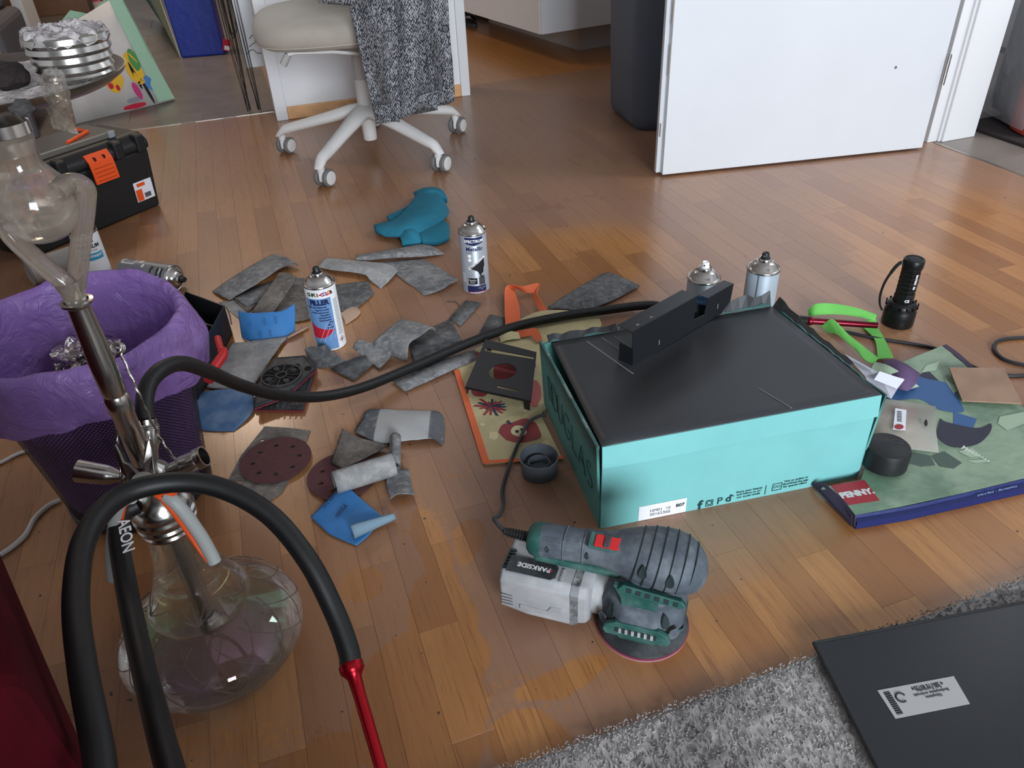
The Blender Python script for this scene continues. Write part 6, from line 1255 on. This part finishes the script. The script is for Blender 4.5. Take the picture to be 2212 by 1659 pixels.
G().loft([[f1 + Vector((0, 0, .001)), f1 + bk + Vector((0, 0, .001))], [f1 * .5 + t1_ * .5, f1 * .5 + t1_ * .5 + bk * .8], [t1_, t1_ + bk * .5]]).build('side_panel', MINT, mb, solid=.003, world=True)
G().loft([[f0 + bk + (f1 - f0) * i / 4 for i in range(5)], [t0_ + bk * .6 + (t1_ - t0_) * i / 4 + Vector((0, 0, .03 * math.sin(i * 2))) for i in range(5)]]).build('back_panel', MINT, mb, solid=.003, world=True)
G().loft([[f1 - fx * .16 + Vector((0, -.012, .01)), f1 + Vector((.006, -.012, .01))], [f1 * .5 + t1_ * .5 - fx * .10 + Vector((0, -.035, 0)), f1 * .5 + t1_ * .5 + Vector((.01, -.03, 0))], [t1_ - fx * .10 + Vector((0, -.012, 0)), t1_ + Vector((.008, -.012, 0))]]).build('mint_edge', MINT, mb, solid=.002, world=True)
def on_front(u, v): return (f0 + fx * u) * (1 - v) + (t0_ + (t1_ - t0_) * u) * v + Vector((0, -.030 * math.sin(math.pi * v) - .006, 0))
def spot(u, v, ru, rv, m, nm='print_spot', n=12, seed=1, k=.1):
    ru, rv = ru * 1.35, rv * 1.35
    r_ = random.Random(seed); P = [on_front(u + ru * (1 + r_.uniform(-k, k)) * math.cos(2 * math.pi * i / n), v + rv * (1 + r_.uniform(-k, k)) * math.sin(2 * math.pi * i / n)) for i in range(n)]; G().poly(P).build(nm, m, mb, solid=.001, world=True)
spot(.52, .42, .085, .15, YINK, seed=3); spot(.50, .45, .03, .09, OINK, seed=4); spot(.43, .40, .022, .035, mat('pink_ink', 'c43a78', .5)); spot(.47, .30, .02, .03, RINK); spot(.53, .26, .015, .025, RINK); spot(.78, .38, .06, .12, YINK, seed=6); spot(.83, .46, .04, .08, GINK, seed=7); spot(.70, .18, .025, .07, mat('pink_ink', 'c43a78', .5), seed=8); spot(.86, .22, .035, .06, BLUEINK, seed=9); spot(.62, .10, .05, .02, GREYINK, seed=10); spot(.80, .15, .012, .10, INK, seed=11); spot(.76, .32, .014, .10, INK, seed=12); spot(.60, .04, .09, .02, RINK, seed=13)
tf = frame(on_front(.80, .30) + Vector((0, -.012, 0)), on_front(.84, .10) - on_front(.78, .50), on_front(.9, .30) - on_front(.7, .30))
# blue shopping bag further back
NB2 = mat('royal_blue_bag', '1c2f8e', .45, bump=.3, bs=25, bd=.006)
bb = thing('shopping_bag', 'royal blue and pale green shopping bag standing further back on the tiles', 'shopping bag', Matrix.Translation(at(440, 125)))
k0, k1 = at(392, 126), at(486, 118); kd = (k1 - k0); kn = Vector((-kd.y, kd.x, 0)).normalized()
def baghull(a, b, dep, h, lean):
    return [[a, b, b + kn * dep, a + kn * dep], [a + Vector((lean[0], lean[1], h)), b + Vector((lean[0] + .02, lean[1], h)), b + kn * dep * .7 + Vector((0, 0, h)), a + kn * dep * .7 + Vector((0, 0, h))]]
rows = baghull(k0, k1, .16, .45, (-.03, .02)); G().loft(rows, closed=True, caps=True).build('blue_side', NB2, bb, world=True, bevel=.01)
w0 = at(345, 60); G().loft([[k0 + Vector((-.004, 0, .002)), at(356, 56, .002)], [k0 + Vector((-.05, .02, .45)), at(356, 56, .45) * 0 + at(356, 56, 0) + Vector((-.12, 0, .45))]]).build('pale_side', mat('pale_green_film', 'a9b59c', .5), bb, solid=.004, world=True)
G().loft([[at(360, 66, .01), at(352, 46, .01)], [at(360, 66, 0) + Vector((-.12, -.02, .45)), at(350, 44, 0) + Vector((-.20, 0, .45))]]).build('blue_green_side', mat('green_blue_film', '3f7f86', .5), bb, solid=.004, world=True)
G().box(-.02, .02, -.004, .0, 0, .06, Matrix.Translation(k1 + Vector((.015, -.002, .02))) @ RY(.25)).build('red_tag', RINK, bb, world=True); G().box(-.014, .014, -.005, -.003, .004, .026, Matrix.Translation(k1 + Vector((.018, -.002, .02))) @ RY(.25)).build('white_tag', WINK, bb, world=True)
# pink jar and clear jar at the top edge
for px, lab, m_ in ((213, 'pink bottle standing at the top edge behind the mint bag', mat('pink_bottle', 'a8384e', .4)), (253, 'clear jar with reddish print standing at the top edge in the hall', mat('clear_jar', 'b59a88', .2, alpha=.75))):
    p = at(px + 12, 38); j = thing('bottle', lab, 'bottle', Matrix.Translation(p)); G().lathe([(0, 0), (.040, 0), (.045, .01), (.045, .15), (.03, .18), (.018, .19), (.018, .21), (0, .21)], 24).build('body', m_, j, smooth=40); G().lathe([(0, .21), (.022, .205), (.022, .235), (0, .236)], 20).build('lid', WINK if px > 230 else REDPL, j, smooth=40)
    G().lathe([(.0455, .05), (.0455, .11)], 24).build('label', mat('jar_label', 'b9a79c', .5), j, smooth=40)
# brown cabinet front, grey armchair with white frame
p = at(196, 26); o = rebase(G().box(-.9, 0, 0, .4, 0, 1.2, Matrix.Translation(p) @ RZ(AL)).build('cabinet', mat('walnut_front', '6b4a32', .5, var=.1, vs=12), bevel=.003)); tag(o, 'brown wooden cabinet front at the top left behind the bags', 'cabinet')
c_ = at(108, 296); AM = Matrix.Translation(c_) @ RZ(AL)
ac = thing('armchair', 'grey upholstered armchair at the top left corner behind the ash plate', 'armchair', AM)
GRF = mat('grey_upholstery', '5c585c', .9, bump=.2, bs=400)
G().box(-.60, -.04, .03, .55, .06, .42).build('seat', GRF, ac, bevel=.03, seg=3); G().box(-.60, -.08, .40, .55, .42, .95).build('backrest', GRF, ac, bevel=.03, seg=3)
G().box(-.62, -.06, .0, .028, .27, .33).build('wood_rail', BEECH, ac, bevel=.004)
for x in (-.60, -.08):
    for y in (.01, .50): G().box(x, x + .04, y, y + .04, 0, .30).build('leg', GRF, ac, bevel=.004)
p = at(100, 150); o = rebase(G().box(-.05, .0, 0, .30, 0, 1.3, Matrix.Translation(p) @ RZ(AL)).build('shelf_side', TRIMW, bevel=.002)); tag(o, 'white upright shelf side behind the grey armchair', 'shelf')
# white panel hanging in the left doorway, black thread curtain gathered before it
def on_b(px, py, b): w = ray(px, py); return CAM + w * ((b - CAM.dot(VB)) / w.dot(VB))
bp = b_thr + .10; w0 = on_b(531, 148, bp); structure(G().box(ab(w0)[0], a_l + .03, bp, bp + .03, w0.z, 2.2, RM), 'door_2', WHITEGLOSS, bevel=.003)
o = thing('thread_curtain', 'black thread curtain gathered before the white panel left of the chair', 'curtain', Matrix.Translation(on_b(550, 240, b_seam + .02) * Vector((1, 1, 0)) if 0 else Vector((on_b(550, 240, b_seam + .02).x, on_b(550, 240, b_seam + .02).y, 0))))
r_ = random.Random(4); STR = mat('black_thread', '1b1512', .9)
for k in range(26):
    bpl = b_seam + .03 + r_.uniform(0, .03); base_ = (540, 563, 505)[0 if k < 10 else 1 if k < 18 else 2]; e0_ = on_b(base_ + r_.uniform(-5, 5), 244 if k < 18 else 60 + r_.uniform(0, 60), bpl)
    a_, _b = ab(e0_); tp = room(a_ + r_.uniform(-.035, .035), bpl, 1.7); md = room(a_ + r_.uniform(-.02, .02), bpl, .45); bt = room(a_, bpl, max(.004, e0_.z if k >= 18 else .004))
    G().tube(crom([tp, md, bt], 6), .0011, 4).build('strand', STR, o, world=True)
for px, py, w_ in ((556, 78, 18), (560, 96, 22), (552, 112, 20)):
    G().tube(crom([on_b(px - w_, py + 6, b_seam + .02), on_b(px - w_ / 3, py - 5, b_seam + .015), on_b(px + w_ / 3, py + 4, b_seam + .02), on_b(px + w_, py - 4, b_seam + .02)], 6), .0012, 4).build('loose_loop', STR, o, world=True)
# floating white sideboard in the next room
s0, s1, s2 = at(1166, 75, .13), at(1313, 52, .13), at(1050, 0, .13); ex_ = (s1 - s0).normalized(); fr = frame(Vector((s0.x, s0.y, 0)), ex_, s2 - s0)
sb = thing('sideboard', 'white sideboard with raised body in the next room', 'sideboard', fr)
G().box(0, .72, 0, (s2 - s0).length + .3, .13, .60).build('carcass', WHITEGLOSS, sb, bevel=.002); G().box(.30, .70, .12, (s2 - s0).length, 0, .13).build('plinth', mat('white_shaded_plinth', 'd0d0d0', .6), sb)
G().box(.003, .717, -.018, 0, .132, .595).build('door', WHITEGLOSS, sb, bevel=.002)
# slippers under it
SLIP = mat('black_slipper', '18191c', .8)
for px, py, a, lab in ((1012, 52, 1.9, 'black studded slipper nearest the white casing in the next room'), (1052, 36, 2.2, 'black studded slipper farther back under the white sideboard')):
    p = at(px, py); s = thing('slipper', lab, 'slipper', Matrix.Translation(p) @ RZ(a), 'slippers in the next room')
    n = 20; prof = [(.13 * math.cos(2 * math.pi * i / n), (.045 + .008 * math.cos(2 * math.pi * i / n)) * math.sin(2 * math.pi * i / n)) for i in range(n)]
    G().prism(prof, 0, .018).build('sole', mat('slipper_sole', '3a3d42', .7), s, bevel=.004)
    G().loft([[(x, .050 * math.cos(b_), .016 + .045 * math.sin(b_) * (1 - (x - .04) ** 2 * 60)) for b_ in [math.pi * i / 10 for i in range(11)]] for x in (-.02, .01, .04, .07, .10)]).build('upper', SLIP, s, solid=.004, smooth=60)
    for i in range(5):
        for j in range(7):
            b_ = math.pi * (j + 1) / 8; x = -.012 + i * .022; G().lathe([(0, .003), (.004, .001), (.0045, 0)], 6, frame((x, .052 * math.cos(b_), .018 + .048 * math.sin(b_) * (1 - (x - .04) ** 2 * 60)), (1, 0, 0), (0, -math.sin(b_), math.cos(b_)))).build('stud', WINK, s)
# anthracite bin behind the door
a0_, a1_, a2_ = at(1313, 238), at(1368, 284), at(1445, 288)
kx = (a1_ - a0_).normalized(); ky = Vector((-kx.y, kx.x, 0)); ky = ky if ky.x > 0 else -ky
an = thing('tall_bin', 'tall anthracite plastic bin standing behind the open white door', 'bin', Matrix.Translation(a1_))
ANT = mat('anthracite_plastic', '5f6a77', .5)
def rr4(z, g_): 
    out = []; L = (a1_ - a0_).length + .06; Wd = .36; r = .07; cs_ = [(r, r, 180), (L - r, r, 270), (L - r, Wd - r, 0), (r, Wd - r, 90)]
    for x, y, a in cs_:
        for k in range(6): t_ = math.radians(a + 18 * k); out.append(a0_ - kx * .03 + kx * (x + (r + g_) * math.cos(t_)) + ky * (y + (r + g_) * math.sin(t_)) + Vector((0, 0, z)))
    return out
G().loft([rr4(0, -.02), rr4(.02, -.005), rr4(.05, 0), rr4(.75, .02)], closed=True, caps=True).build('body', ANT, an, smooth=40, world=True)
G().loft([rr4(.75, .028), rr4(.80, .028), rr4(.83, 0)], closed=True, caps=True).build('lid', ANT, an, smooth=40, world=True)
# clear bag with grey and red contents on a mat in the right hallway
o = rebase(G().box(-.22, .30, -.20, .20, 0, .012, Matrix.Translation(at(2195, 300) + Vector((.16, .05, 0))) @ RZ(AL)).build('doormat', mat('dark_mat', '2d2526', .95, bump=.6, bs=300), bevel=.004)); tag(o, 'dark brown doormat in the right hallway', 'doormat')
pbg = thing('storage_bag', 'transparent zip storage bag with grey blanket and red edge in the right hallway', 'storage bag', Matrix.Translation(at(2195, 290) + Vector((.16, .08, .012))))
GB = mat('grey_blanket', '8a8b92', .9, var=.2, vs=18, bump=.6, bs=60, bd=.008)
def lumpbox(x0, x1, y0, y1, z0, z1, seed, amp=.012):
    n = 8; q = G(); bm = bmesh.new(); bmesh.ops.create_cube(bm, size=1); bmesh.ops.subdivide_edges(bm, edges=bm.edges[:], cuts=5, use_grid_fill=True)
    for v in bm.verts:
        p = Vector((x0 + (x1 - x0) * (v.co.x + .5), y0 + (y1 - y0) * (v.co.y + .5), z0 + (z1 - z0) * (v.co.z + .5))); k = noise.noise(p * 14 + Vector((seed, 0, 0))) * amp; v.co = p + Vector((k, k * .8, 0))
    bm.verts.index_update(); q.v = [v.co.copy() for v in bm.verts]; q.f = [tuple(x.index for x in f.verts) for f in bm.faces]; bm.free(); return q
lumpbox(-.15, .25, -.14, .16, .004, .55, 2).build('blanket', GB, pbg, smooth=70, sub=1)
lumpbox(-.185, -.150, -.155, -.06, .004, .20, 5, .008).build('red_fold', mat('red_cloth', 'b9402f', .8), pbg, smooth=70, sub=1); lumpbox(-.16, .10, -.15, .0, .38, .48, 7).build('pink_fold', mat('pink_cloth', 'b77aa0', .8), pbg, smooth=70, sub=1)
lumpbox(-.20, .28, -.175, .20, .001, .62, 9, .012).build('clear_cover', mat('clear_pvc', 'dfe2e8', .15, alpha=.34, bump=.5, bs=14, bd=.01), pbg, smooth=70, sub=1)
